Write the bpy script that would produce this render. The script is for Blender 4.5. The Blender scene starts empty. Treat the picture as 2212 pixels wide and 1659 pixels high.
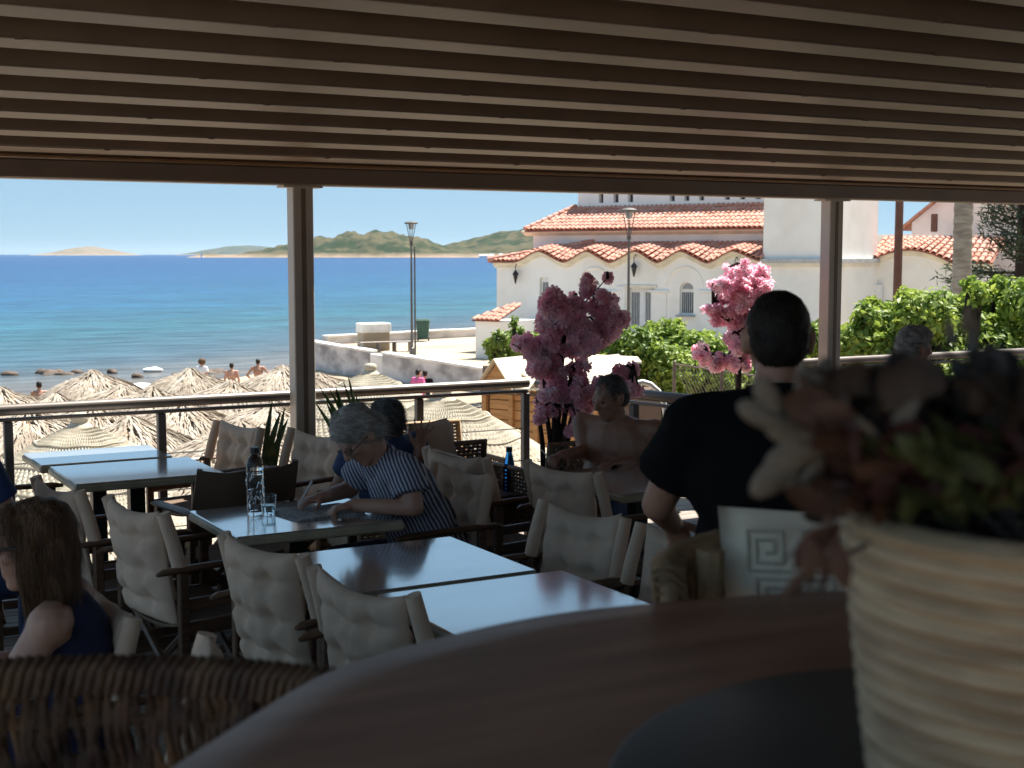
import bpy, math, random
import numpy as np
from mathutils import Vector, Matrix, noise

random.seed(7); rng = np.random.default_rng(7)
R = math.radians
sc = bpy.context.scene
col = sc.collection

# ------------------------------------------------------------------ camera
FPX = 2990.0; YAW = R(29.4); PIT = R(5.35); CZ = 1.9
cam = bpy.data.cameras.new('camera'); camo = bpy.data.objects.new('camera', cam); col.objects.link(camo)
cam.sensor_width = 36; cam.lens = FPX / 2212 * 36
cam.clip_start = 0.05; cam.clip_end = 90000
camo.location = (0, 0, CZ); camo.rotation_euler = (R(90) - PIT, 0, -YAW)
cam.dof.use_dof = True; cam.dof.focus_distance = 8.5; cam.dof.aperture_fstop = 6.5
sc.camera = camo

# ------------------------------------------------------------------ sky, sun, exposure
SUN_AZ, SUN_EL = 70, 63          # clockwise from +Y (out to sea), elevation
w = bpy.data.worlds.new('World'); sc.world = w; w.use_nodes = True
nt = w.node_tree; nt.nodes.clear()
wo = nt.nodes.new('ShaderNodeOutputWorld'); bg = nt.nodes.new('ShaderNodeBackground')
sky = nt.nodes.new('ShaderNodeTexSky'); sky.sky_type = 'NISHITA'; sky.sun_disc = False
sky.sun_elevation = R(SUN_EL); sky.sun_rotation = R(SUN_AZ)
sky.air_density = 0.6; sky.dust_density = 0.0; sky.ozone_density = 10.0; sky.altitude = 0
tint = nt.nodes.new('ShaderNodeMix'); tint.data_type = 'RGBA'; tint.blend_type = 'MULTIPLY'
tint.inputs[0].default_value = 1.0; tint.inputs[7].default_value = (0.59, 0.835, 1.0, 1)
gam = nt.nodes.new('ShaderNodeGamma'); gam.inputs[1].default_value = 0.22
nt.links.new(sky.outputs[0], gam.inputs[0]); nt.links.new(gam.outputs[0], tint.inputs[6]); nt.links.new(tint.outputs[2], bg.inputs[0])
bg.inputs[1].default_value = 0.122
nt.links.new(bg.outputs[0], wo.inputs[0])
sl = bpy.data.lights.new('sun', 'SUN'); sl.energy = 3.1; sl.angle = R(0.53); sl.color = (1.0, 0.955, 0.88)
so = bpy.data.objects.new('sun', sl); col.objects.link(so)
sd = Vector((math.sin(R(SUN_AZ)) * math.cos(R(SUN_EL)), math.cos(R(SUN_AZ)) * math.cos(R(SUN_EL)), math.sin(R(SUN_EL))))
so.rotation_euler = sd.to_track_quat('Z', 'Y').to_euler(); so.location = (20, 10, 40)
sc.view_settings.view_transform = 'Standard'; sc.view_settings.look = 'None'
sc.view_settings.gamma = 1; sc.view_settings.use_curve_mapping = False
sc.view_settings.exposure = 2.12
sc.render.engine = 'CYCLES'
sc.cycles.use_denoising = True
try: sc.cycles.denoiser = 'OPENIMAGEDENOISE'
except Exception: pass
sc.cycles.max_bounces = 8; sc.cycles.diffuse_bounces = 5; sc.cycles.glossy_bounces = 4
sc.cycles.transmission_bounces = 8; sc.cycles.transparent_max_bounces = 8
sc.cycles.sample_clamp_indirect = 6; sc.cycles.caustics_reflective = False; sc.cycles.caustics_refractive = False

# ------------------------------------------------------------------ measuring helpers (photo sight lines to real places)
SY, CY = math.sin(YAW), math.cos(YAW)
def ray(x, y):
    cx = (x - 1106) / FPX; cy = -(y - 829.5) / FPX
    f = math.cos(PIT) + cy * math.sin(PIT); u = -math.sin(PIT) + cy * math.cos(PIT)
    return Vector((cx * CY + f * SY, -cx * SY + f * CY, u))
def pz(x, y, z):
    d = ray(x, y); t = (z - CZ) / d.z; return Vector((d.x * t, d.y * t, z))
def pY(x, y, Y):
    d = ray(x, y); t = Y / d.y; return Vector((d.x * t, Y, CZ + d.z * t))
def pd(x, y, D):
    d = ray(x, y); t = D / (d.x * SY + d.y * CY); return Vector((d.x * t, d.y * t, CZ + d.z * t))

# ------------------------------------------------------------------ materials
MATS = {}
def M(name, base, rough=0.6, col2=None, var=0.0, scale=6.0, stretch=(1, 1, 1), bump=0.0, bscale=60.0, metal=0.0, spec=0.5,
      rand=0.0, trans=0.0, detail=4.0, coords='Object', coat=0.0, bdist=0.02, ramp=(0.35, 0.65)):
    if name in MATS: return MATS[name]
    m = bpy.data.materials.new(name); m.use_nodes = True; t = m.node_tree; n = t.nodes; L = t.links
    b = n['Principled BSDF']; out = n['Material Output']
    b.inputs['Roughness'].default_value = rough; b.inputs['Metallic'].default_value = metal
    b.inputs['Specular IOR Level'].default_value = spec; b.inputs['Coat Weight'].default_value = coat
    if coat >= 1: b.inputs['Coat IOR'].default_value = 2.8; b.inputs['Coat Roughness'].default_value = rough * .7
    tc = n.new('ShaderNodeTexCoord'); mp = n.new('ShaderNodeMapping'); mp.inputs['Scale'].default_value = stretch
    L.new(tc.outputs[coords], mp.inputs[0])
    c = (*base, 1)
    cs = None
    if col2 is not None or var > 0:
        if col2 is None: col2 = tuple(max(0, x * (1 - var)) for x in base); c = (*[min(1, x * (1 + var * 0.5)) for x in base], 1)
        ns = n.new('ShaderNodeTexNoise'); ns.inputs['Scale'].default_value = scale; ns.inputs['Detail'].default_value = detail
        L.new(mp.outputs[0], ns.inputs['Vector'])
        rp = n.new('ShaderNodeMapRange'); rp.inputs[1].default_value = ramp[0]; rp.inputs[2].default_value = ramp[1]
        L.new(ns.outputs[0], rp.inputs[0])
        mx = n.new('ShaderNodeMix'); mx.data_type = 'RGBA'; mx.inputs[6].default_value = c; mx.inputs[7].default_value = (*col2, 1)
        L.new(rp.outputs[0], mx.inputs[0]); cs = mx.outputs[2]
    if rand > 0:
        oi = n.new('ShaderNodeObjectInfo'); mr = n.new('ShaderNodeMapRange')
        mr.inputs[3].default_value = 1 - rand; mr.inputs[4].default_value = 1 + rand
        L.new(oi.outputs['Random'], mr.inputs[0])
        mm = n.new('ShaderNodeMix'); mm.data_type = 'RGBA'; mm.blend_type = 'MULTIPLY'; mm.inputs[0].default_value = 1
        if cs is None: mm.inputs[6].default_value = c
        else: L.new(cs, mm.inputs[6])
        L.new(mr.outputs[0], mm.inputs[7]); cs = mm.outputs[2]
    if cs is None: b.inputs['Base Color'].default_value = c
    else: L.new(cs, b.inputs['Base Color'])
    if bump > 0:
        nb = n.new('ShaderNodeTexNoise'); nb.inputs['Scale'].default_value = bscale; nb.inputs['Detail'].default_value = 4
        L.new(mp.outputs[0], nb.inputs['Vector'])
        bp = n.new('ShaderNodeBump'); bp.inputs['Strength'].default_value = bump; bp.inputs['Distance'].default_value = bdist
        L.new(nb.outputs[0], bp.inputs['Height']); L.new(bp.outputs[0], b.inputs['Normal'])
    if trans > 0:
        tr = n.new('ShaderNodeBsdfTranslucent'); ms = n.new('ShaderNodeMixShader'); ms.inputs[0].default_value = trans
        if cs is None: tr.inputs[0].default_value = c
        else: L.new(cs, tr.inputs[0])
        L.new(b.outputs[0], ms.inputs[1]); L.new(tr.outputs[0], ms.inputs[2]); L.new(ms.outputs[0], out.inputs[0])
    MATS[name] = m
    return m

plaster = M('plaster', (0.91, 0.885, 0.84), 0.9, (0.80, 0.76, 0.70), scale=0.9, bump=0.25, bscale=14, detail=8, ramp=(0.45, 0.8))
cream_trim = M('cream_trim', (0.80, 0.73, 0.60), 0.85, var=0.12, scale=2)
terracotta = M('terracotta', (0.50, 0.205, 0.14), 0.85, (0.56, 0.31, 0.24), scale=1.3, rand=0.2, bump=0.2, bscale=30, coords='Object')
terracotta_s = M('terracotta_rows', (0.50, 0.20, 0.13), 0.85, (0.56, 0.32, 0.25), scale=2.2, detail=2, bump=0.2, bscale=30)
terra_dark = M('terracotta_pan', (0.30, 0.11, 0.07), 0.9, var=0.3, scale=3)
taupe = M('taupe_metal', (0.20, 0.145, 0.11), 0.45, var=0.12, scale=3, spec=0.4)
taupe_l = M('taupe_metal_post', (0.50, 0.43, 0.36), 0.4, var=0.1, scale=3, spec=0.5)
roofcloth = M('roof_panel', (0.36, 0.29, 0.23), 0.8, var=0.1)
railm = M('rail_metal', (0.20, 0.17, 0.15), 0.35, var=0.1, metal=0.3)
raild = M('rail_post_metal', (0.09, 0.085, 0.085), 0.45, var=0.15, metal=0.3)
steel = M('steel', (0.35, 0.35, 0.36), 0.35, metal=0.9)
marble = M('marble_laminate', (0.80, 0.77, 0.72), 0.13, (0.62, 0.60, 0.56), scale=2.2, stretch=(1, 3, 1), detail=9, spec=1.0, coat=1.0, metal=0.55, bump=0.02, bscale=5, ramp=(0.42, 0.75))
edgecream = M('table_edge', (0.45, 0.40, 0.28), 0.5, var=0.15, scale=9)
blackmetal = M('black_metal', (0.015, 0.015, 0.017), 0.45)
wood = M('dark_wood', (0.085, 0.045, 0.026), 0.42, (0.15, 0.085, 0.05), scale=4, stretch=(1, 12, 12), rand=0.15, spec=0.5)
canvas = M('cream_canvas', (0.68, 0.50, 0.37), 0.9, var=0.12, scale=5, bump=0.3, bscale=260, bdist=0.004, rand=0.06)
canvas_b = M('brown_canvas', (0.16, 0.105, 0.07), 0.9, var=0.15, scale=5, bump=0.3, bscale=240, bdist=0.004)
deckm = M('deck_board', (0.32, 0.26, 0.21), 0.65, (0.21, 0.165, 0.13), scale=3, stretch=(0.6, 14, 14), rand=0.18, bump=0.3, bscale=20)
concrete = M('concrete', (0.40, 0.32, 0.225), 0.9, (0.31, 0.245, 0.17), scale=0.35, detail=9, bump=0.3, bscale=8)
whitewash = M('whitewash', (0.66, 0.63, 0.62), 0.9, (0.30, 0.28, 0.28), scale=0.55, stretch=(1, 1, 2.2), detail=10, bump=0.4, bscale=6, ramp=(0.42, 0.62))
capm = M('wall_cap', (0.82, 0.79, 0.74), 0.9, var=0.2, scale=1.2)
sandm = M('sand', (0.40, 0.31, 0.22), 0.95, (0.28, 0.21, 0.15), scale=0.5, detail=10, bump=0.5, bscale=3, bdist=0.1)
thatchm = M('thatch', (0.47, 0.405, 0.325), 0.85, (0.29, 0.225, 0.165), scale=3.5, detail=6, trans=0.12)
ropem = M('cream_rope', (0.55, 0.495, 0.39), 0.85, (0.42, 0.365, 0.27), scale=5, trans=0.12)
pine = M('pine_board', (0.52, 0.27, 0.10), 0.7, (0.38, 0.18, 0.065), scale=2.5, stretch=(1, 1, 10), rand=0.12)
pine_l = M('pale_board', (0.70, 0.60, 0.45), 0.75, var=0.12, scale=2, rand=0.08)
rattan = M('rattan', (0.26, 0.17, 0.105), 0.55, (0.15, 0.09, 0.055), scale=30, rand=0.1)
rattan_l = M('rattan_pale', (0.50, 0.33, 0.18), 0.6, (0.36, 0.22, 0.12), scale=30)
ropedk = M('dark_wicker', (0.14, 0.075, 0.035), 0.7, (0.04, 0.018, 0.012), scale=14, rand=.4, bump=0.4, bscale=60)
tablewood = M('round_table_wood', (0.35, 0.18, 0.115), 0.42, (0.23, 0.115, 0.075), scale=3.0, stretch=(1, 7, 7), detail=8, spec=0.45)
greymat = M('tray_grey', (0.045, 0.040, 0.035), 0.5, var=0.15, scale=5)
potm = M('pot_ceramic', (0.52, 0.385, 0.24), 0.6, (0.31, 0.21, 0.125), scale=9, stretch=(1, 1, 5), detail=6, bump=0.2, bscale=50)
skin = M('skin', (0.52, 0.30, 0.21), 0.5, (0.43, 0.22, 0.15), scale=9, bump=0.08, bscale=120, bdist=0.004)
skin_d = M('skin_tan', (0.40, 0.215, 0.145), 0.5, (0.32, 0.16, 0.105), scale=9, bump=0.08, bscale=120, bdist=0.004)
hair_g = M('hair_grey', (0.50, 0.48, 0.45), 0.6, (0.26, 0.245, 0.23), scale=26, stretch=(1, 1, 3), bump=0.8, bscale=70, bdist=0.01)
hair_d = M('hair_dark', (0.014, 0.011, 0.009), 0.6, (0.028, 0.022, 0.018), spec=0.2, scale=40, bump=0.6, bscale=160, bdist=0.004)
hair_br = M('hair_brown', (0.15, 0.075, 0.035), 0.5, (0.06, 0.03, 0.015), spec=0.2, scale=22, stretch=(4, 4, 0.5), bump=0.9, bscale=40, bdist=0.012)
hair_sp = M('hair_salt', (0.11, 0.105, 0.10), 0.6, (0.03, 0.028, 0.026), scale=36, bump=0.8, bscale=90, bdist=0.008)
blackcloth = M('black_cotton', (0.006, 0.006, 0.007), 0.95, spec=0.15, var=0.2, scale=5, bump=0.15, bscale=90)
navy = M('navy_cloth', (0.022, 0.026, 0.075), 0.85, var=0.25, scale=6, bump=0.2, bscale=60)
denim = M('denim', (0.035, 0.06, 0.15), 0.85, var=0.3, scale=12, bump=0.2, bscale=140)
whitecl = M('white_cloth', (0.78, 0.77, 0.78), 0.85, var=0.08)
pinkcl = M('pink_cloth', (0.80, 0.14, 0.35), 0.85, var=0.1)
bluebag = M('blue_plastic', (0.02, 0.36, 0.75), 0.3, var=0.1, trans=0.3)
barkdk = M('dark_bark', (0.03, 0.019, 0.014), 0.9, var=0.3, scale=20, bump=0.6, bscale=60)
bark = M('palm_bark', (0.42, 0.37, 0.31), 0.95, (0.25, 0.21, 0.17), scale=3, stretch=(1, 1, 5), bump=0.7, bscale=9, bdist=0.05)
petal = M('pink_petal', (0.97, 0.50, 0.62), 0.7, (0.98, 0.78, 0.84), scale=9, trans=0.5)
leaf = M('bush_leaf', (0.24, 0.33, 0.05), 0.5, (0.10, 0.17, 0.028), scale=1.4, detail=6, trans=0.4)
leaf_y = M('bush_leaf_bright', (0.40, 0.48, 0.085), 0.5, (0.23, 0.32, 0.05), scale=1.4, detail=6, trans=0.4)
conif = M('conifer_needle', (0.022, 0.042, 0.022), 0.7, (0.05, 0.075, 0.035), scale=1.0, trans=0.1)
pinefar = M('far_tree_leaf', (0.05, 0.085, 0.035), 0.7, var=0.4, scale=0.4, trans=0.15)
snake = M('snake_plant_leaf', (0.05, 0.11, 0.03), 0.4, (0.22, 0.24, 0.06), scale=14, stretch=(1, 1, 0.6), trans=0.1, ramp=(0.45, 0.7))
whitepaint = M('white_paint', (0.80, 0.80, 0.80), 0.45, var=0.06)
glassdk = M('dark_glass', (0.03, 0.035, 0.045), 0.12, spec=0.6)
greypane = M('grey_fanlight', (0.30, 0.32, 0.34), 0.3)
browndoor = M('brown_door', (0.14, 0.055, 0.035), 0.6, var=0.2)
bingreen = M('bin_green', (0.03, 0.09, 0.06), 0.5, var=0.2)
lampm = M('lamp_post_metal', (0.10, 0.09, 0.085), 0.5, var=0.2)
beigefab = M('beige_fabric', (0.62, 0.55, 0.43), 0.9, var=0.1, scale=4, bump=0.3, bscale=200, bdist=0.003)
keyline = M('key_pattern_line', (0.50, 0.43, 0.33), 0.9)
paper = M('newsprint', (0.50, 0.50, 0.50), 0.8, (0.28, 0.28, 0.29), scale=30, stretch=(3, 1, 1), ramp=(0.45, 0.6))
capdk = M('bottle_cap', (0.02, 0.03, 0.035), 0.4)
eyem = M('eye', (0.05, 0.035, 0.03), 0.15)
dry_beige = M('dried_leaf_beige', (0.20, 0.16, 0.12), 0.8, var=0.25, scale=20, trans=0.2)
dry_brown = M('dried_leaf_brown', (0.13, 0.06, 0.032), 0.7, (0.07, 0.03, 0.02), scale=20, trans=0.2)
dry_red = M('dried_leaf_wine', (0.075, 0.024, 0.022), 0.7, var=0.4, scale=20, trans=0.2)
dry_green = M('dried_leaf_green', (0.075, 0.085, 0.025), 0.6, var=0.4, scale=20, trans=0.2)
dry_dark = M('dried_flower_dark', (0.055, 0.038, 0.03), 0.8, var=0.4, scale=20)
rockm = M('shore_rock', (0.10, 0.068, 0.048), 0.8, var=0.4, scale=3, bump=0.5, bscale=5, bdist=0.1)
foamw = M('white_canvas', (0.82, 0.82, 0.82), 0.8, var=0.05)

def glassmat(name, c, rough=0.02):
    m = bpy.data.materials.new(name); m.use_nodes = True; b = m.node_tree.nodes['Principled BSDF']
    b.inputs['Base Color'].default_value = (*c, 1); b.inputs['Roughness'].default_value = rough
    b.inputs['Transmission Weight'].default_value = 1; b.inputs['IOR'].default_value = 1.33
    return m
clear = glassmat('clear_glass', (0.93, 0.97, 0.98)); blueglass = glassmat('blue_glass', (0.02, 0.22, 0.80), 0.05)

# ------------------------------------------------------------------ mesh builder
OFF = {}
def off(o): return OFF.get(o.name, Vector((0, 0, 0))) if o else Vector((0, 0, 0))
def rotm(d, up=Vector((0, 0, 1))):
    """3x3 with z along d"""
    return Vector(d).normalized().to_track_quat('Z', 'Y').to_matrix()
def frame(x, z):
    x = Vector(x).normalized(); z = Vector(z); y = z.cross(x).normalized(); z = x.cross(y).normalized()
    return Matrix((x, y, z)).transposed()
I3 = Matrix.Identity(3)
class MB:
    def __init__(s): s.v = []; s.f = []
    def add(s, vs, fs):
        k = len(s.v); s.v.extend([tuple(p) for p in vs]); s.f.extend([tuple(i + k for i in q) for q in fs]); return s
    def box(s, c, size, rot=I3, bev=0.0):
        c = Vector(c); hx, hy, hz = [a / 2 for a in size]
        if bev <= 0:
            vs = [c + rot @ Vector((sx * hx, sy * hy, sz * hz)) for sx in (-1, 1) for sy in (-1, 1) for sz in (-1, 1)]
            return s.add(vs, [(0, 1, 3, 2), (4, 6, 7, 5), (0, 4, 5, 1), (2, 3, 7, 6), (0, 2, 6, 4), (1, 5, 7, 3)])
        b = min(bev, hx * .9, hy * .9, hz * .9); vs = []; idx = {}
        for sx in (-1, 1):
            for sy in (-1, 1):
                for sz in (-1, 1):
                    for ax in range(3):
                        h = [hx - b, hy - b, hz - b]; h[ax] += b
                        idx[(sx, sy, sz, ax)] = len(vs); vs.append(c + rot @ Vector((sx * h[0], sy * h[1], sz * h[2])))
        fs = []
        for ax in range(3):
            o1, o2 = [(1, 2), (2, 0), (0, 1)][ax]
            for sg in (-1, 1):
                q = []
                for a, bb in ((-1, -1), (1, -1), (1, 1), (-1, 1)):
                    k = [0, 0, 0]; k[ax] = sg; k[o1] = a; k[o2] = bb; q.append(idx[(*k, ax)])
                fs.append(tuple(q if sg > 0 else q[::-1]))
        for ax in range(3):  # edges along ax
            o1, o2 = [(1, 2), (2, 0), (0, 1)][ax]
            for a in (-1, 1):
                for bb in (-1, 1):
                    k0 = [0, 0, 0]; k0[ax] = -1; k0[o1] = a; k0[o2] = bb; k1 = list(k0); k1[ax] = 1
                    q = [idx[(*k0, o1)], idx[(*k1, o1)], idx[(*k1, o2)], idx[(*k0, o2)]]
                    fs.append(tuple(q[::-1] if a * bb > 0 else q))
        for sx in (-1, 1):
            for sy in (-1, 1):
                for sz in (-1, 1):
                    q = [idx[(sx, sy, sz, a)] for a in range(3)]; fs.append(tuple(q if sx * sy * sz > 0 else q[::-1]))
        return s.add(vs, fs)
    def tube(s, pts, r, n=8, caps=True, flat=1.0):
        pts = [Vector(p) for p in pts]; rr = r if isinstance(r, (list, tuple)) else [r] * len(pts)
        vs = []; fs = []; up = None
        for i, p in enumerate(pts):
            d = (pts[min(i + 1, len(pts) - 1)] - pts[max(i - 1, 0)])
            if d.length < 1e-9: d = Vector((0, 0, 1))
            d.normalize()
            if up is None: up = Vector((0, 0, 1)) if abs(d.z) < 0.9 else Vector((1, 0, 0))
            a = d.cross(up).normalized(); b = a.cross(d).normalized(); up = b
            for k in range(n):
                t = 2 * math.pi * k / n; vs.append(p + a * (math.cos(t) * rr[i]) + b * (math.sin(t) * rr[i] * flat))
        for i in range(len(pts) - 1):
            for k in range(n):
                k2 = (k + 1) % n; fs.append((i * n + k, i * n + k2, (i + 1) * n + k2, (i + 1) * n + k))
        if caps: fs.append(tuple(range(n - 1, -1, -1))); fs.append(tuple(range((len(pts) - 1) * n, len(pts) * n)))
        return s.add(vs, fs)
    def ell(s, c, rad, rot=I3, nu=14, nv=9):
        c = Vector(c); vs = [c + rot @ Vector((0, 0, rad[2]))]; fs = []
        for i in range(1, nv):
            ph = math.pi * i / nv
            for j in range(nu):
                th = 2 * math.pi * j / nu
                vs.append(c + rot @ Vector((rad[0] * math.sin(ph) * math.cos(th), rad[1] * math.sin(ph) * math.sin(th), rad[2] * math.cos(ph))))
        vs.append(c + rot @ Vector((0, 0, -rad[2])))
        for j in range(nu): fs.append((0, 1 + j, 1 + (j + 1) % nu))
        for i in range(nv - 2):
            for j in range(nu):
                a = 1 + i * nu + j; b = 1 + i * nu + (j + 1) % nu; fs.append((a, a + nu, b + nu, b))
        k = len(vs) - 1; o = 1 + (nv - 2) * nu
        for j in range(nu): fs.append((k, o + (j + 1) % nu, o + j))
        return s.add(vs, fs)
    def cap(s, p0, p1, r0, r1, n=10):
        s.tube([p0, p1], [r0, r1], n); s.ell(p0, (r0,) * 3, nu=n, nv=6); s.ell(p1, (r1,) * 3, nu=n, nv=6); return s
    def lathe(s, prof, c=(0, 0, 0), n=24, axis=I3):
        c = Vector(c); vs = []; fs = []
        for r, z in prof:
            for k in range(n):
                t = 2 * math.pi * k / n; vs.append(c + axis @ Vector((r * math.cos(t), r * math.sin(t), z)))
        for i in range(len(prof) - 1):
            for k in range(n):
                k2 = (k + 1) % n; fs.append((i * n + k, i * n + k2, (i + 1) * n + k2, (i + 1) * n + k))
        return s.add(vs, fs)
    def prism(s, poly, ext):
        ext = Vector(ext); n = len(poly); vs = [Vector(p) for p in poly] + [Vector(p) + ext for p in poly]
        fs = [tuple(range(n)), tuple(range(2 * n - 1, n - 1, -1))] + [(i, i + n, (i + 1) % n + n, (i + 1) % n) for i in range(n)]
        return s.add(vs, fs)
    def build(s, name, mat, parent=None, smooth=None, kind=None, label=None, world=True):
        o_ = off(parent) if world else Vector((0, 0, 0))
        vs = [(p[0] - o_.x, p[1] - o_.y, p[2] - o_.z) for p in s.v] if o_.length else s.v
        me = bpy.data.meshes.new(name); me.from_pydata(vs, [], s.f); me.update()
        me.materials.append(mat)
        if smooth:
            me.polygons.foreach_set('use_smooth', [True] * len(me.polygons))
            if smooth < 170: me.set_sharp_from_angle(angle=R(smooth))
        ob = bpy.data.objects.new(name, me); col.objects.link(ob)
        if parent: ob.parent = parent; OFF[ob.name] = OFF.get(parent.name, Vector((0, 0, 0)))
        if kind: ob['kind'] = kind
        if label: ob['label'] = label
        return ob
def tag(o, label, cat, group=None, kind=None):
    if label: o['label'] = label
    if cat: o['category'] = cat
    if group: o['group'] = group
    if kind: o['kind'] = kind
    return o
def thing(name, label, cat, loc=(0, 0, 0), group=None, rz=0):
    o = bpy.data.objects.new(name, None); col.objects.link(o); o.location = loc; o.rotation_euler = (0, 0, rz)
    o.empty_display_size = 0.2; OFF[o.name] = Vector(loc)
    return tag(o, label, cat, group)
KIDS = {}
def copy_tree(o, parent=None):
    c = o.copy(); col.objects.link(c)
    if parent: c.parent = parent
    for ch in o.children: copy_tree(ch, c)
    return c
def npmesh(name, verts, faces, mat, parent=None, kind=None, smooth=False):
    m = MB(); m.v = verts.tolist() if hasattr(verts, 'tolist') else verts; m.f = faces.tolist() if hasattr(faces, 'tolist') else faces
    return m.build(name, mat, parent, smooth=smooth, kind=kind)
def leaves(pts, nrm, size, jit=0.6, fold=0.25, aspect=0.55):
    """folded leaf quads at pts (n,3) facing nrm"""
    n = len(pts); nr = nrm + rng.normal(0, jit, (n, 3)); nr /= np.linalg.norm(nr, axis=1)[:, None] + 1e-9
    a = rng.normal(0, 1, (n, 3)); a -= (a * nr).sum(1)[:, None] * nr; a /= np.linalg.norm(a, axis=1)[:, None] + 1e-9
    b = np.cross(nr, a); sz = (size * rng.uniform(0.6, 1.35, n))[:, None]
    p0 = pts - a * sz * .5; p2 = pts + a * sz * .5; lift = nr * sz * fold
    p1 = pts + b * sz * aspect * .5 + lift * .6; p3 = pts - b * sz * aspect * .5 + lift * .6
    v = np.stack([p0, p1, p2, p3], 1).reshape(-1, 3); i = np.arange(n) * 4
    f = np.concatenate([np.stack([i, i + 1, i + 2], 1), np.stack([i, i + 2, i + 3], 1)])
    return v, f
def blobs_points(blobs, n):
    """n points near the surface of ellipsoid blobs, (c,(rx,ry,rz)) -> pts, normals"""
    ar = np.array([b[1][0] * b[1][1] + b[1][1] * b[1][2] + b[1][0] * b[1][2] for b in blobs]); ar = ar / ar.sum()
    ix = rng.choice(len(blobs), n, p=ar); c = np.array([list(b[0]) for b in blobs])[ix]; r = np.array([list(b[1]) for b in blobs])[ix]
    d = rng.normal(0, 1, (n, 3)); d /= np.linalg.norm(d, axis=1)[:, None]
    rad = 1 - np.abs(rng.normal(0, 0.16, n)); rad = rad[:, None]
    nn = d / r; nn /= np.linalg.norm(nn, axis=1)[:, None]
    return c + d * r * rad, nn
def remesh(mb, name, voxel, smooth, mat, parent, wr=0.0, wfreq=9.0, ridge=None, label=None):
    ob = mb.build('tmp_' + name, mat, parent)
    m = ob.modifiers.new('r', 'REMESH'); m.mode = 'VOXEL'; m.voxel_size = voxel; m.use_smooth_shade = True
    s = ob.modifiers.new('s', 'SMOOTH'); s.factor = 0.5; s.iterations = smooth
    dg = bpy.context.evaluated_depsgraph_get(); ev = ob.evaluated_get(dg)
    me = bpy.data.meshes.new_from_object(ev); ob.modifiers.clear(); old = ob.data; ob.data = me; bpy.data.meshes.remove(old)
    if wr > 0:
        n = len(me.vertices); co = np.empty(n * 3); no = np.empty(n * 3)
        me.vertices.foreach_get('co', co); me.vertices.foreach_get('normal', no); co = co.reshape(-1, 3); no = no.reshape(-1, 3)
        st = ridge if ridge else (1, 1, 1)
        d = np.array([noise.noise(Vector((p[0] * wfreq * st[0], p[1] * wfreq * st[1], p[2] * wfreq * st[2]))) for p in co])
        me.vertices.foreach_set('co', (co + no * d[:, None] * wr).ravel()); me.update()
    me.polygons.foreach_set('use_smooth', [True] * len(me.polygons))
    if not me.materials: me.materials.append(mat)
    me.name = name; ob.name = name
    if parent: OFF[ob.name] = OFF.get(parent.name, Vector((0, 0, 0)))
    if label: ob['label'] = label
    return ob

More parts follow.
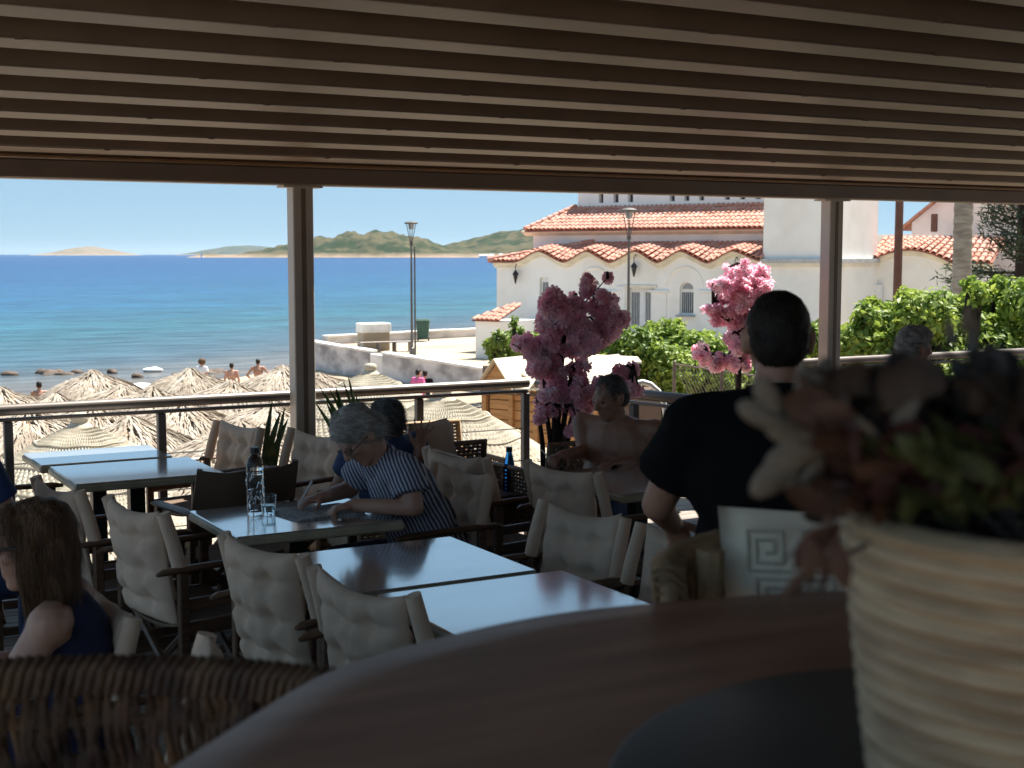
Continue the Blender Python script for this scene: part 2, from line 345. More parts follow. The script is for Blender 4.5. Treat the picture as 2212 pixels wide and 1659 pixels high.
# ================================================================== setting: sea, beach, quay, islands
SEA = -3.6; QZ = -2.45
WA = pz(40, 876, SEA); WB = pz(690, 790, SEA)
wt = (WB - WA); wt.z = 0; wt.normalize()
wn = Vector((-wt.y, wt.x, 0))                      # seaward normal of the waterline
if wn.y < 0: wn = -wn
def seam():
    m = bpy.data.materials.new('sea_water'); m.use_nodes = True; t = m.node_tree; n = t.nodes; L = t.links; b = n['Principled BSDF']
    b.inputs['IOR'].default_value = 1.33; b.inputs['Roughness'].default_value = 0.25; b.inputs['Specular IOR Level'].default_value = 0.32
    g = n.new('ShaderNodeNewGeometry')
    dp = n.new('ShaderNodeVectorMath'); dp.operation = 'DOT_PRODUCT'; dp.inputs[1].default_value = tuple(wn); L.new(g.outputs['Position'], dp.inputs[0])
    sb = n.new('ShaderNodeMath'); sb.operation = 'SUBTRACT'; sb.inputs[1].default_value = wn.dot(WA); L.new(dp.outputs['Value'], sb.inputs[0])
    nz = n.new('ShaderNodeTexNoise'); nz.inputs['Scale'].default_value = 0.035; nz.inputs['Detail'].default_value = 5
    mp = n.new('ShaderNodeMapping'); mp.inputs['Rotation'].default_value = (0, 0, -math.atan2(wt.y, wt.x)); mp.inputs['Scale'].default_value = (0.25, 1, 1)
    L.new(g.outputs['Position'], mp.inputs[0]); L.new(mp.outputs[0], nz.inputs['Vector'])
    ml = n.new('ShaderNodeMath'); ml.operation = 'MULTIPLY_ADD'; ml.inputs[1].default_value = 34; ml.inputs[2].default_value = -17; L.new(nz.outputs[0], ml.inputs[0])
    # jitter grows with distance
    fr = n.new('ShaderNodeMapRange'); fr.inputs[1].default_value = 0; fr.inputs[2].default_value = 120; fr.inputs[3].default_value = 0.18; fr.inputs[4].default_value = 3.0; L.new(sb.outputs[0], fr.inputs[0])
    m2 = n.new('ShaderNodeMath'); m2.operation = 'MULTIPLY_ADD'; L.new(ml.outputs[0], m2.inputs[0]); L.new(fr.outputs[0], m2.inputs[1]); L.new(sb.outputs[0], m2.inputs[2])
    lg = n.new('ShaderNodeMath'); lg.operation = 'MAXIMUM'; lg.inputs[1].default_value = 0.5; L.new(m2.outputs[0], lg.inputs[0])
    l2 = n.new('ShaderNodeMath'); l2.operation = 'LOGARITHM'; l2.inputs[1].default_value = 10; L.new(lg.outputs[0], l2.inputs[0])
    mr = n.new('ShaderNodeMapRange'); mr.inputs[1].default_value = 0; mr.inputs[2].default_value = 3.5; L.new(l2.outputs[0], mr.inputs[0])
    cr = n.new('ShaderNodeValToRGB'); L.new(mr.outputs[0], cr.inputs[0]); e = cr.color_ramp.elements
    stops = [(0.0, (0.11, 0.095, 0.08)), (0.22, (0.09, 0.09, 0.085)), (0.32, (0.04, 0.07, 0.09)), (0.42, (0.022, 0.085, 0.11)), (0.54, (0.012, 0.07, 0.14)), (0.66, (0.008, 0.052, 0.14)), (0.80, (0.006, 0.042, 0.135)), (1.0, (0.006, 0.04, 0.13))]
    while len(e) < len(stops): e.new(0.5)
    for k, (p, c) in enumerate(stops): e[k].position = p; e[k].color = (*c, 1)
    sk_ = n.new('ShaderNodeTexNoise'); sk_.inputs['Scale'].default_value = 0.16; sk_.inputs['Detail'].default_value = 8; sk_.inputs['Roughness'].default_value = .7
    ms_ = n.new('ShaderNodeMapping'); ms_.inputs['Rotation'].default_value = (0, 0, 0.5); ms_.inputs['Scale'].default_value = (0.35, 1, 1); L.new(g.outputs['Position'], ms_.inputs[0]); L.new(ms_.outputs[0], sk_.inputs['Vector'])
    vr = n.new('ShaderNodeMapRange'); vr.inputs[1].default_value = .38; vr.inputs[2].default_value = .62; vr.inputs[3].default_value = .55; vr.inputs[4].default_value = 1.45  # wave glints and darker ripples put into the water colour as noise
    s2 = n.new('ShaderNodeTexNoise'); s2.inputs['Scale'].default_value = 0.8; s2.inputs['Detail'].default_value = 4; L.new(ms_.outputs[0], s2.inputs['Vector'])
    av = n.new('ShaderNodeMix'); av.data_type = 'FLOAT'; av.inputs[0].default_value = .5; L.new(sk_.outputs[0], av.inputs[2]); L.new(s2.outputs[0], av.inputs[3]); L.new(av.outputs[0], vr.inputs[0])
    vm = n.new('ShaderNodeMix'); vm.data_type = 'RGBA'; vm.blend_type = 'MULTIPLY'; vm.inputs[0].default_value = 1; L.new(cr.outputs[0], vm.inputs[6]); L.new(vr.outputs[0], vm.inputs[7]); L.new(vm.outputs[2], b.inputs['Base Color'])
    # waves
    hs = []
    for scl, st, wgt in ((0.9, 0.45, 0.5), (0.28, 0.4, 1.2), (3.0, 0.6, 0.12)):
        q = n.new('ShaderNodeTexNoise'); q.inputs['Scale'].default_value = scl; q.inputs['Detail'].default_value = 5
        mq = n.new('ShaderNodeMapping'); mq.inputs['Rotation'].default_value = (0, 0, 0.35); mq.inputs['Scale'].default_value = (st, 1, 1)
        L.new(g.outputs['Position'], mq.inputs[0]); L.new(mq.outputs[0], q.inputs['Vector'])
        k = n.new('ShaderNodeMath'); k.operation = 'MULTIPLY'; k.inputs[1].default_value = wgt; L.new(q.outputs[0], k.inputs[0]); hs.append(k)
    a1 = n.new('ShaderNodeMath'); L.new(hs[0].outputs[0], a1.inputs[0]); L.new(hs[1].outputs[0], a1.inputs[1])
    a2 = n.new('ShaderNodeMath'); L.new(a1.outputs[0], a2.inputs[0]); L.new(hs[2].outputs[0], a2.inputs[1])
    bp = n.new('ShaderNodeBump'); bp.inputs['Strength'].default_value = 0.9; bp.inputs['Distance'].default_value = 0.55
    L.new(a2.outputs[0], bp.inputs['Height']); L.new(bp.outputs[0], b.inputs['Normal'])
    return m
S_ = 45000
mb = MB(); mb.add([(-S_, -S_, SEA), (S_, -S_, SEA), (S_, S_, SEA), (-S_, S_, SEA)], [(0, 1, 2, 3)])
tag(mb.build('sea', seam()), None, None, kind='structure')

# beach: sloping sheet down into the water
gx = np.linspace(-75, 70, 90); gy = np.linspace(8.9, 120, 90)
V = []; Fc = []
for j, y in enumerate(gy):
    for i, x in enumerate(gx):
        d = -(wn.dot(Vector((x, y, 0)) - Vector((WA.x, WA.y, 0))))
        d += 2.0 * noise.noise(Vector((x * .07, y * .07, 3)))
        h = SEA + (0.032 * d if d > 0 else 0.09 * d); h = max(min(h, -2.55), SEA - 4)
        h += 0.05 * noise.noise(Vector((x * .6, y * .6, 0)))
        V.append((x, y, h))
n_ = len(gx)
for j in range(len(gy) - 1):
    for i in range(n_ - 1): Fc.append((j * n_ + i, j * n_ + i + 1, (j + 1) * n_ + i + 1, (j + 1) * n_ + i))
tag(npmesh('beach', V, Fc, sandm, smooth=180), None, None, kind='structure')

# quay ground
qL = pd(672, 745, 66.5); qW1 = pd(805, 769, 59.5); qW2 = pd(1032, 797, 51)
qdir = (qW2 - qL); qdir.z = 0; qdir.normalize()
q3 = qW2 + qdir * 22
pR = pd(1040, 716, 74); pdir = pR - qL; pdir.z = 0; pdir.normalize(); pR2 = pR + pdir * 60
quay_poly = [(qL.x, qL.y), (pR2.x, pR2.y), (pR2.x + 260, pR2.y + 120), (420, 20), (14, 8.9), (q3.x, q3.y)]
mb = MB(); mb.prism([(x, y, QZ) for x, y in quay_poly][::-1], (0, 0, -3))
tag(mb.build('quay_ground', concrete), None, None, kind='structure')
# worn asphalt track along the quay
tr = M('quay_track', (0.30, 0.28, 0.26), 0.95, (0.36, 0.32, 0.27), scale=0.4, detail=8)
def strip(a, b, w0, w1, z, m, name):
    d = (b - a).normalized(); nn = Vector((-d.y, d.x, 0)); mb = MB()
    mb.add([(a + nn * w0).to_tuple()[:2] + (z,), (b + nn * w0).to_tuple()[:2] + (z,), (b + nn * w1).to_tuple()[:2] + (z,), (a + nn * w1).to_tuple()[:2] + (z,)], [(0, 1, 2, 3)])
    return tag(mb.build(name, m), None, None, kind='structure')
strip(qL + pdir * 3, pR2, -1.4, -4.2, QZ + 0.005, tr, 'quay_road')

def wall_seg(name, label, a, b, z0, z1, th, mat, capmat, cat='wall'):
    a = Vector((a.x, a.y, 0)); b = Vector((b.x, b.y, 0)); d = (b - a).normalized(); L_ = (b - a).length
    t = thing(name, label, cat, (a.x, a.y, z0)); rot = frame(d, (0, 0, 1)); c = (a + b) / 2
    # uneven top, several courses of bays
    mb = MB(); nb = max(1, int(L_ / 2.5))
    mb.box((c.x, c.y, (z0 + z1 - .1) / 2), (L_, th, z1 - .1 - z0), rot); mb.build('wall_body', mat, t)
    for k in range(nb):
        cc = a + d * (L_ * (k + .5) / nb); mb = MB()
        mb.box((cc.x, cc.y, z1 - .05 + random.uniform(-.012, .012)), (L_ / nb - .012, th + .08, .1), rot, bev=.015); mb.build('cap_stone', capmat, t)
    return t
wall_seg('quay_wall', 'long weathered whitewashed quay wall running out to the sea', qL, qW1, SEA - .5, QZ + .25, .4, whitewash, capm)
wall_seg('quay_wall', 'weathered whitewashed quay wall behind the person in pink', qW1 + qdir * 1.5, qW2 + qdir * 14, SEA - .5, QZ + .27, .4, whitewash, capm)
wall_seg('sea_parapet', 'low white parapet along the far sea edge of the quay', qL + pdir * 0.8 , pR + pdir * 8, QZ, QZ + .45, .45, whitewash, capm)
# steps in the gap
t = thing('beach_steps', 'pale concrete steps in the gap of the quay wall', 'steps', (qW1.x, qW1.y, SEA))
for k in range(5):
    c = qW1 + qdir * .75; nn = Vector((qdir.y, -qdir.x, 0))
    if nn.y > 0: nn = -nn
    c = c + nn * (.3 * k); mb = MB(); hh = QZ + .1 - .23 * k; mb.box((c.x, c.y, (hh + SEA - .4) / 2), (1.4, .3, hh - SEA + .4), frame(qdir, (0, 0, 1)), bev=.01); mb.build('step', capm, t)
# block shelter + bench on quay
B0 = pz(776, 758, QZ); B1 = pz(838, 756, QZ); bd = (B1 - B0).normalized(); bw = (B1 - B0).length
t = thing('stone_block', 'squat pale concrete block on the quay near the sea', 'block', B0)
mb = MB(); c = (B0 + B1) / 2; mb.box((c.x, c.y, QZ + .42), (bw - .1, .8, .84), frame(bd, (0, 0, 1)), bev=.02); mb.build('base', concrete, t)
mb = MB(); mb.box((c.x, c.y, QZ + .84 + .2), (bw, .9, .42), frame(bd, (0, 0, 1)), bev=.03); mb.build('slab', capm, t)
c = c - bd * .2 + Vector((.3, -1.2, 0)); t = thing('quay_bench', 'thin grey bench in front of the pale concrete block', 'bench', (c.x, c.y, QZ))
mb = MB(); mb.box((c.x, c.y, QZ + .45), (bw + 1.2, .4, .06), frame(bd, (0, 0, 1)), bev=.01); mb.build('seat', railm, t)
for k in (-1, -.33, .33, 1):
    p = c + bd * (k * (bw + .9) / 2); mb = MB(); mb.box((p.x, p.y, QZ + .21), (.06, .34, .42)); mb.build('leg', railm, t)
# wheelie bin
p = pz(914, 737, QZ); t = thing('wheelie_bin', 'dark green wheelie bin beside the lamp post on the quay', 'bin', p); fr_ = frame((CY, -SY, 0), (0, 0, 1))
mb = MB(); ring = lambda hx, hy, z: [p + fr_ @ Vector((sx * hx, sy * hy, z)) for sx, sy in ((-1, -1), (1, -1), (1, 1), (-1, 1))]
r1 = ring(.26, .27, .1); r2 = ring(.33, .36, 1.0); mb.add(r1 + r2, [(3, 2, 1, 0), (4, 5, 6, 7)] + [(i, (i + 1) % 4, (i + 1) % 4 + 4, i + 4) for i in range(4)]); mb.build('body', bingreen, t)
mb = MB(); mb.box(p + Vector((0, 0, 1.04)), (.74, .80, .07), fr_, bev=.03); mb.box(p + Vector((0, 0, 1.09)), (.6, .6, .06), fr_, bev=.03); mb.build('lid', bingreen, t)
for s in (-1, 1):
    mb = MB(); mb.lathe([(0, -.03), (.1, -.03), (.1, .03), (0, .03)], p + fr_ @ Vector((s * .27, .2, .1)), 12, frame((0, 0, 1), fr_ @ Vector((1, 0, 0)))); mb.build('wheel', blackmetal, t)

def lamp_post(x, ytop, ybase, D, label, style):
    p = pd(x, ybase, D); p.z = QZ; top = pd(x, ytop, D).z; H = top - p.z
    t = thing('lamp_post', label, 'lamp post', p, 'slim lamp posts on the quay')
    mb = MB(); mb.lathe([(.11, 0), (.11, .5), (.055, .55), (.045, H * .55), (.035, H - .95), (0, H - .95)], p, 10); mb.build('pole', lampm, t, smooth=35)
    mb = MB(); mb.tube([p + Vector((0, 0, H - .95)), p + Vector((0, 0, H - .85))], .07, 8)
    for k in range(4):
        a = R(45 + 90 * k); mb.tube([p + Vector((.03 * math.cos(a), .03 * math.sin(a), H - .9)), p + Vector((.2 * math.cos(a), .2 * math.sin(a), H - .06))], .016, 5)
    mb.build('bracket', lampm, t)
    mb = MB(); mb.lathe([(0, H - .07), (.27, H - .07), (.28, H - .02), (.16, H + .03), (0, H + .05)], p, 14); mb.build('lamp_head', lampm, t, smooth=35)
    mb = MB(); mb.lathe([(0, H - .3), (.1, H - .28), (.12, H - .075), (0, H - .072)], p, 12); mb.build('glass_bowl', greypane, t, smooth=35)
lamp_post(890, 480, 775, 57.0, 'slim lamp post standing on the quay beside the bin', 0)
lamp_post(1357, 452, 716, 44, 'slim lamp post in front of the church door', 1)
# second slim pole right behind the quay lamp
p = pd(897, 760, 60); mb = MB(); mb.lathe([(.045, QZ), (.035, QZ + 4.7), (0, QZ + 4.72)], (p.x, p.y, 0), 8)
tag(mb.build('pole', lampm, smooth=35), 'plain thin pole close behind the quay lamp post', 'pole')
p = pd(1938, 640, 32); mb = MB(); mb.lathe([(.11, QZ), (.09, 3.6), (.09, 6.0), (0, 6.0)], (p.x, p.y, 0), 10)
tag(mb.build('pole', browndoor, smooth=35), 'dark brown upright pole right of the right roof post', 'pole')

# islands
def islandm(name, c1, c2, c3, zlo, zhi):
    m = bpy.data.materials.new(name); m.use_nodes = True; t = m.node_tree; n = t.nodes; L = t.links; b = n['Principled BSDF']; b.inputs['Roughness'].default_value = 1; b.inputs['Specular IOR Level'].default_value = 0.1
    g = n.new('ShaderNodeNewGeometry'); sp = n.new('ShaderNodeSeparateXYZ'); L.new(g.outputs['Position'], sp.inputs[0])
    a = n.new('ShaderNodeTexNoise'); a.inputs['Scale'].default_value = 0.02; a.inputs['Detail'].default_value = 9; a.inputs['Roughness'].default_value = .65; L.new(g.outputs['Position'], a.inputs['Vector'])
    r1 = n.new('ShaderNodeMapRange'); r1.inputs[1].default_value = .44; r1.inputs[2].default_value = .56; L.new(a.outputs[0], r1.inputs[0])
    mx = n.new('ShaderNodeMix'); mx.data_type = 'RGBA'; mx.inputs[6].default_value = (*c1, 1); mx.inputs[7].default_value = (*c2, 1); L.new(r1.outputs[0], mx.inputs[0])
    ad = n.new('ShaderNodeMath'); ad.operation = 'MULTIPLY_ADD'; ad.inputs[1].default_value = (zhi - zlo) * 2.2; L.new(a.outputs[0], ad.inputs[0])
    ad2 = n.new('ShaderNodeMath'); ad2.operation = 'SUBTRACT'; ad2.inputs[1].default_value = (zhi - zlo) * 1.1; L.new(sp.outputs[2], ad2.inputs[0]); L.new(ad2.outputs[0], ad.inputs[2])
    r2 = n.new('ShaderNodeMapRange'); r2.inputs[1].default_value = zlo; r2.inputs[2].default_value = zhi; L.new(ad.outputs[0], r2.inputs[0])
    m2 = n.new('ShaderNodeMix'); m2.data_type = 'RGBA'; m2.inputs[6].default_value = (*c3, 1); L.new(mx.outputs[2], m2.inputs[7]); L.new(r2.outputs[0], m2.inputs[0])
    L.new(m2.outputs[2], b.inputs['Base Color']); return m
def island(name, prof, D, depth, mat, rough=0.08, seed=0):
    """prof: [(x px, y px)] skyline in the sight lines, built as a hill of its own depth at distance D"""
    xs = [p[0] for p in prof]; ys = [p[1] for p in prof]; N = 150; K = 22; V = []; Fc = []
    right = Vector((CY, -SY, 0)); fwd = Vector((SY, CY, 0))
    for j in range(K + 1):
        v = j / K * 2 - 1
        for i in range(N + 1):
            x = xs[0] + (xs[-1] - xs[0]) * i / N; y = np.interp(x, xs, ys)
            p = pd(x, y, D); hgt = max(p.z - SEA, 0.0)
            sh = (1 - abs(v) ** 1.7)
            nz = noise.fractal(Vector((x * .03 + seed, v * 3.0, seed)), 1.0, 2.0, 5)
            z = SEA - 2 + (hgt + 2) * sh * (1 + rough * nz) + (hgt * .10 * nz * (1 - sh))
            V.append(p.xy.to_tuple() and (p.x + fwd.x * v * depth, p.y + fwd.y * v * depth, z))
    for j in range(K):
        for i in range(N): Fc.append((j * (N + 1) + i, j * (N + 1) + i + 1, (j + 1) * (N + 1) + i + 1, (j + 1) * (N + 1) + i))
    return tag(npmesh(name, V, Fc, mat, smooth=180), None, None, kind='structure')
isl_bare = islandm('bare_island', (0.22, 0.17, 0.125), (0.155, 0.13, 0.09), (0.26, 0.205, 0.155), -3, 6)
isl_green = islandm('green_hill', (0.02, 0.034, 0.014), (0.085, 0.075, 0.04), (0.26, 0.19, 0.135), -3, 5)
island('islet', [(98, 552), (125, 546), (150, 540), (172, 534), (200, 533), (225, 537), (250, 543), (268, 548.5), (285, 551.5), (310, 552)], 8500, 500, isl_bare, .1, 3)
island('headland', [(440, 556), (447, 550), (460, 548), (480, 551.5), (520, 549.5), (560, 542), (600, 534), (640, 524), (680, 516), (720, 510), (760, 503), (790, 502), (815, 500), (840, 503), (880, 510), (920, 519), (960, 530), (990, 533), (1020, 538), (1060, 545), (1120, 550), (1160, 556)], 2600, 200, isl_green, .24, 11)
island('headland', [(930, 545), (960, 530), (1000, 520), (1040, 511), (1080, 503), (1120, 497), (1160, 494), (1240, 490), (1330, 500), (1500, 520), (1800, 530)], 2900, 250, isl_green, .14, 25)
island('far_mountain', [(420, 547), (450, 540), (490, 533), (530, 530), (570, 532), (640, 540), (700, 548)], 14000, 900, isl_green, .05, 40)
# white houses under the far hill
for k, (x, y, wd) in enumerate([(1042, 537, 22), (1062, 536, 16), (1082, 538, 12), (1100, 534, 10), (1052, 541, 8)]):
    p = pd(x, 553, 2330); mb = MB(); wv = wd * .6 * 2370 / FPX; rgt = Vector((CY, -SY, 0)); fw_ = Vector((SY, CY, 0)); a_ = p - rgt * wv / 2; hh = 1.2 + .5 * (k % 3); mb.prism([a_ - Vector((0, 0, 4)), a_ + Vector((0, 0, hh * .45)), a_ + fw_ * 6 + Vector((0, 0, hh + 1.4)), a_ + fw_ * 12 + Vector((0, 0, hh * .45)), a_ + fw_ * 12 - Vector((0, 0, 4))], rgt * wv)
    tag(mb.build('house', whitepaint), ['widest white house at the foot of the far green hill', 'second white house at the foot of the far hill', 'third white house from the left below the far hill', 'rightmost small white house below the far hill', 'smallest white house lowest on the far shore'][k], 'house', 'white houses on the far shore')
# shore rocks, white float and tiny sailing boat
for k, (x, y, sx) in enumerate([(455, 805, 1.2), (470, 804, .7), (445, 807, .6), (90, 806, .5), (108, 808, .8), (126, 806, .6), (140, 809, .7), (165, 806, .5), (240, 806, .5), (20, 810, .6), (300, 815, .5), (380, 812, .5)]):
    p = pz(x, y, SEA); mb = MB(); mb.ell((0, 0, 0), (sx * .7, sx * .45, .2), Matrix.Rotation(k, 3, 'Z'), nu=14, nv=9)
    mb.v = [tuple(Vector(v) * (1 + .5 * noise.noise(Vector(v) * 2.3 + Vector((k * 3., 0, 0)))) + Vector((p.x, p.y, SEA - .02))) for v in mb.v]
    tag(mb.build('shore_rock', rockm, smooth=40), ['larger brown rock awash left of the bathers', 'small rock on the right of the larger shore rock', 'small rock on the left of the larger shore rock', 'leftmost rock of the row above the left thatch', 'widest rock of the row above the left thatch', 'third rock from the left in the row above the thatch', 'fourth rock from the left in the row above the thatch', 'last rock at the right end of the row above the thatch', 'lone rock between the row and the white float', 'rock in the shallows at the left picture edge', 'rock just below the white float', 'rock right of the white float'][k], 'rock', 'rocks awash in the shallows')
p = pd(437, 547, 2400); t = thing('sailing_boat', 'tiny white sailing boat near the islet', 'boat', (p.x, p.y, SEA))
mb = MB(); fr_ = frame((CY, -SY, 0), (0, 0, 1)); mb.ell((p.x, p.y, SEA + .4), (3.5, 1.2, .7), fr_); mb.build('hull', whitepaint, t, smooth=60)
mb = MB(); mb.tube([(p.x, p.y, SEA), (p.x, p.y, SEA + 13)], .12, 6); mb.build('mast', whitepaint, t)
mb = MB(); mb.prism([Vector((p.x, p.y, SEA + 1.6)), Vector((p.x, p.y, SEA + 12)), Vector((p.x, p.y, SEA + 1.6)) - Vector((CY, -SY, 0)) * 3.6], Vector((SY, CY, 0)) * .05); mb.build('sail', foamw, t)
p = pz(330, 803, SEA); mb = MB(); mb.ell((p.x, p.y, SEA + .08), (.5, .3, .12), fr_); mb.ell((p.x + .1, p.y, SEA + .12), (.2, .2, .12), fr_)
tag(mb.build('float', foamw, smooth=180), 'small white float lying in the shallows', 'float')

# ================================================================== church
cA = pd(1073, 600, 63); cB = pd(1647, 600, 55.5); ce = cB - cA; ce.z = 0; CL = ce.length; ce.normalize()
cn = Vector((-ce.y, ce.x, 0))
if cn.y < 0: cn = -cn
cO = Vector((cA.x, cA.y, QZ))
def fac(x, y, offn=0.0):
    """sight line -> (s along facade, z) on the facade plane set back by offn"""
    d = ray(x, y); p0 = cO + cn * offn; t = (p0.x * cn.x + p0.y * cn.y) / (d.x * cn.x + d.y * cn.y)
    q = Vector((d.x * t, d.y * t, CZ + d.z * t)); return ((q - cO).dot(ce), q.z)
def cw(s, n, z): return Vector((cO.x + ce.x * s + cn.x * n, cO.y + ce.y * s + cn.y * n, z))
church = thing('church', 'white church with red tiled roofs and scalloped eaves', 'church', cO)
z3 = lambda x: 1029 + x * .2986
y3 = lambda y: 384 + y * .2986
def wall_holes(name, s0, s1, z0, z1, holes, n0=0.0, depth=.35, mat=plaster, parent=church, P=cw):
    """front wall face with real openings (rect or arched) and reveals. holes: (a,b,c,d,arched)"""
    ss = sorted({s0, s1, *[h[0] for h in holes], *[h[1] for h in holes]}); zz = sorted({z0, z1, *[h[2] for h in holes], *[h[3] for h in holes]})
    mb = MB()
    for i in range(len(ss) - 1):
        for j in range(len(zz) - 1):
            cs, cz = (ss[i] + ss[i + 1]) / 2, (zz[j] + zz[j + 1]) / 2
            if any(h[0] < cs < h[1] and h[2] < cz < h[3] for h in holes): continue
            mb.add([P(ss[i], n0, zz[j]), P(ss[i + 1], n0, zz[j]), P(ss[i + 1], n0, zz[j + 1]), P(ss[i], n0, zz[j + 1])], [(0, 1, 2, 3)])
    for a, b, c, d, arch in holes:
        if arch:
            r = (b - a) / 2; cx = (a + b) / 2; zc = d - r; N = 12
            arc = [(cx - r * math.cos(math.pi * k / N), zc + r * math.sin(math.pi * k / N)) for k in range(N + 1)]
            for k in range(N):
                corner = (a, d) if k < N / 2 else (b, d)
                mb.add([P(*([corner[0], n0, corner[1]])), P(arc[k][0], n0, arc[k][1]), P(arc[k + 1][0], n0, arc[k + 1][1])], [(0, 1, 2)])
            out = [(a, c)] + arc + [(b, c)]
        else: out = [(a, c), (a, d), (b, d), (b, c)]
        for k in range(len(out)):
            p, q = out[k], out[(k + 1) % len(out)]
            mb.add([P(p[0], n0, p[1]), P(q[0], n0, q[1]), P(q[0], n0 + depth, q[1]), P(p[0], n0 + depth, p[1])], [(0, 1, 2, 3)])
    return mb.build(name, mat, parent)
SX = lambda x, n=0: fac(x, 600, n)[0]
ZV = fac(1300, y3(640))[1]; ZP = fac(1300, y3(556))[1]
# windows and doors on the lower wall: (x0,x1,y0,y1 in the enlarged view, arched, kind)
ops = [(458, 522, 720, 900, False, 'door'), (820, 892, 735, 965, True, 'win'), (1100, 1180, 795, 1120, False, 'leaf'), (1200, 1285, 795, 1120, False, 'leaf'), (1472, 1572, 752, 990, True, 'win')]
holes = []
for x0, x1, y0, y1, ar, k in ops:
    a = SX(z3(x0)); b = SX(z3(x1)); d = fac(z3(x0), y3(y0))[1]; c = fac(z3(x0), y3(y1))[1]
    if k != 'win': c = QZ + .15
    holes.append((a, b, c, d, ar))
dl, dr = holes[2], holes[3]; holes2 = [holes[0], holes[1], (dl[0], dr[1], dl[2], dl[3], False), holes[4]]
wall_holes('wall', 0, CL, QZ, ZV - .02, holes2)
mb = MB()  # side and back so it is a solid block
for a, b in (((0, 0), (0, 9)), ((0, 9), (CL + 4, 9))):
    mb.add([cw(*a, QZ), cw(*b, QZ), cw(*b, ZV), cw(*a, ZV)], [(0, 1, 2, 3)])
mb.build('wall', plaster, church)
# wavy top of the wall
kn = [(0, ZV), (SX(z3(300)), ZV)]
pk = [470, 815, 1165, 1490, 1870]; vl = [655, 985, 1330, 1690, 2065]
for a, b in zip(pk, vl): kn += [(SX(z3(a)), ZP), (SX(z3(b)), ZV)]
kn[-1] = (CL, ZV + .1)
ks = [k[0] for k in kn]; kz = [k[1] for k in kn]
def wav(s):
    s = max(0, min(CL, s)); i = max(0, min(len(ks) - 2, int(np.searchsorted(ks, s)) - 1)); t = (s - ks[i]) / (ks[i + 1] - ks[i] + 1e-9)
    lin = kz[i] + (kz[i + 1] - kz[i]) * t; sm = kz[i] + (kz[i + 1] - kz[i]) * (t * t * (3 - 2 * t)); return .45 * lin + .55 * sm
NS = 120; mb = MB()
for i in range(NS):
    a, b = CL * i / NS, CL * (i + 1) / NS
    mb.add([cw(a, 0, ZV - .02), cw(b, 0, ZV - .02), cw(b, 0, wav(b)), cw(a, 0, wav(a))], [(0, 1, 2, 3)])
mb.build('wall', plaster, church)
def cornice(f, s0, s1, N, n0, prof, name='cornice', mat=cream_trim):
    mb = MB(); vs = []
    for i in range(N + 1):
        s = s0 + (s1 - s0) * i / N
        for (dn, dz) in prof: vs.append(cw(s, n0 + dn, f(s) + dz))
    k = len(prof); fs = [(i * k + j, (i + 1) * k + j, (i + 1) * k + j + 1, i * k + j + 1) for i in range(N) for j in range(k - 1)]
    mb.add(vs, fs); return mb.build(name, mat, church, smooth=40)
cornice(wav, -.1, CL, 140, 0, [(0.0, -.10), (-.05, -.10), (-.07, -.04), (-.05, .0), (-.13, .02), (-.18, .10), (-.18, .17), (-.05, .2)])
# tile mesh
def tile_mesh():
    mb = MB(); N = 5; L_ = .44
    for (r, y) in ((.118, 0), (.095, L_), (.085, 0)):
        pass
    o0 = [(.118 * math.cos(math.pi * k / N), 0, .085 * math.sin(math.pi * k / N)) for k in range(N + 1)]
    o1 = [(.092 * math.cos(math.pi * k / N), L_, .066 * math.sin(math.pi * k / N) - .015) for k in range(N + 1)]
    i0 = [(.090 * math.cos(math.pi * k / N), 0.0, .060 * math.sin(math.pi * k / N)) for k in range(N + 1)]
    mb.add(o0 + o1 + i0, [(k, k + 1, N + 2 + k, N + 1 + k) for k in range(N)] + [(k + 1, k, 2 * (N + 1) + k, 2 * (N + 1) + k + 1) for k in range(N)])
    return mb
TM = tile_mesh(); tme = bpy.data.meshes.new('tile'); tme.from_pydata(TM.v, [], TM.f); tme.materials.append(terracotta); tme.polygons.foreach_set('use_smooth', [True] * len(tme.polygons)); tme.set_sharp_from_angle(angle=R(50))
tv = np.array(TM.v); tf = TM.f
def tile_rows(front, back, s0, s1, step, parent, singles, smin=None, label=None, P=cw):
    """barrel tiles on the slope front(s)->(n,z) to back(s)->(n,z); nearest 'singles' tiles are objects of their own"""
    tiles = []; s = s0 + step / 2; ci = 0
    while s < s1:
        fn, fz = front(s); bn, bz = back(s); a = P(s, fn, fz); b = P(s, bn, bz); L_ = (b - a).length
        if L_ > .15:
            up = (b - a).normalized(); K = max(1, int(round(L_ / .36)))
            side = (P(s + .1, fn, 0) - P(s, fn, 0)).normalized(); nrm = side.cross(up).normalized()
            for k in range(K): tiles.append((k, a + up * (L_ * k / K) + nrm * .02 + Vector((0, 0, random.uniform(-.008, .008))), side, up, nrm))
        s += step
    tiles.sort(key=lambda q: q[0]); V = []; Fc = []
    for i, (k, p, sd_, up, nr) in enumerate(tiles):
        rt = Matrix((sd_, up, nr)).transposed()
        if i < singles:
            o = bpy.data.objects.new('tile', tme); col.objects.link(o); o.parent = parent
            o.matrix_local = Matrix.Translation(p - off(parent)) @ rt.to_4x4()
        else:
            kk = len(V); V.extend((np.array(rt) @ tv.T).T + np.array(p)); Fc.extend([tuple(j + kk for j in q) for q in tf])
    if V: npmesh('tile_rows', np.array(V), Fc, terracotta_s, parent, kind='stuff', smooth=50)
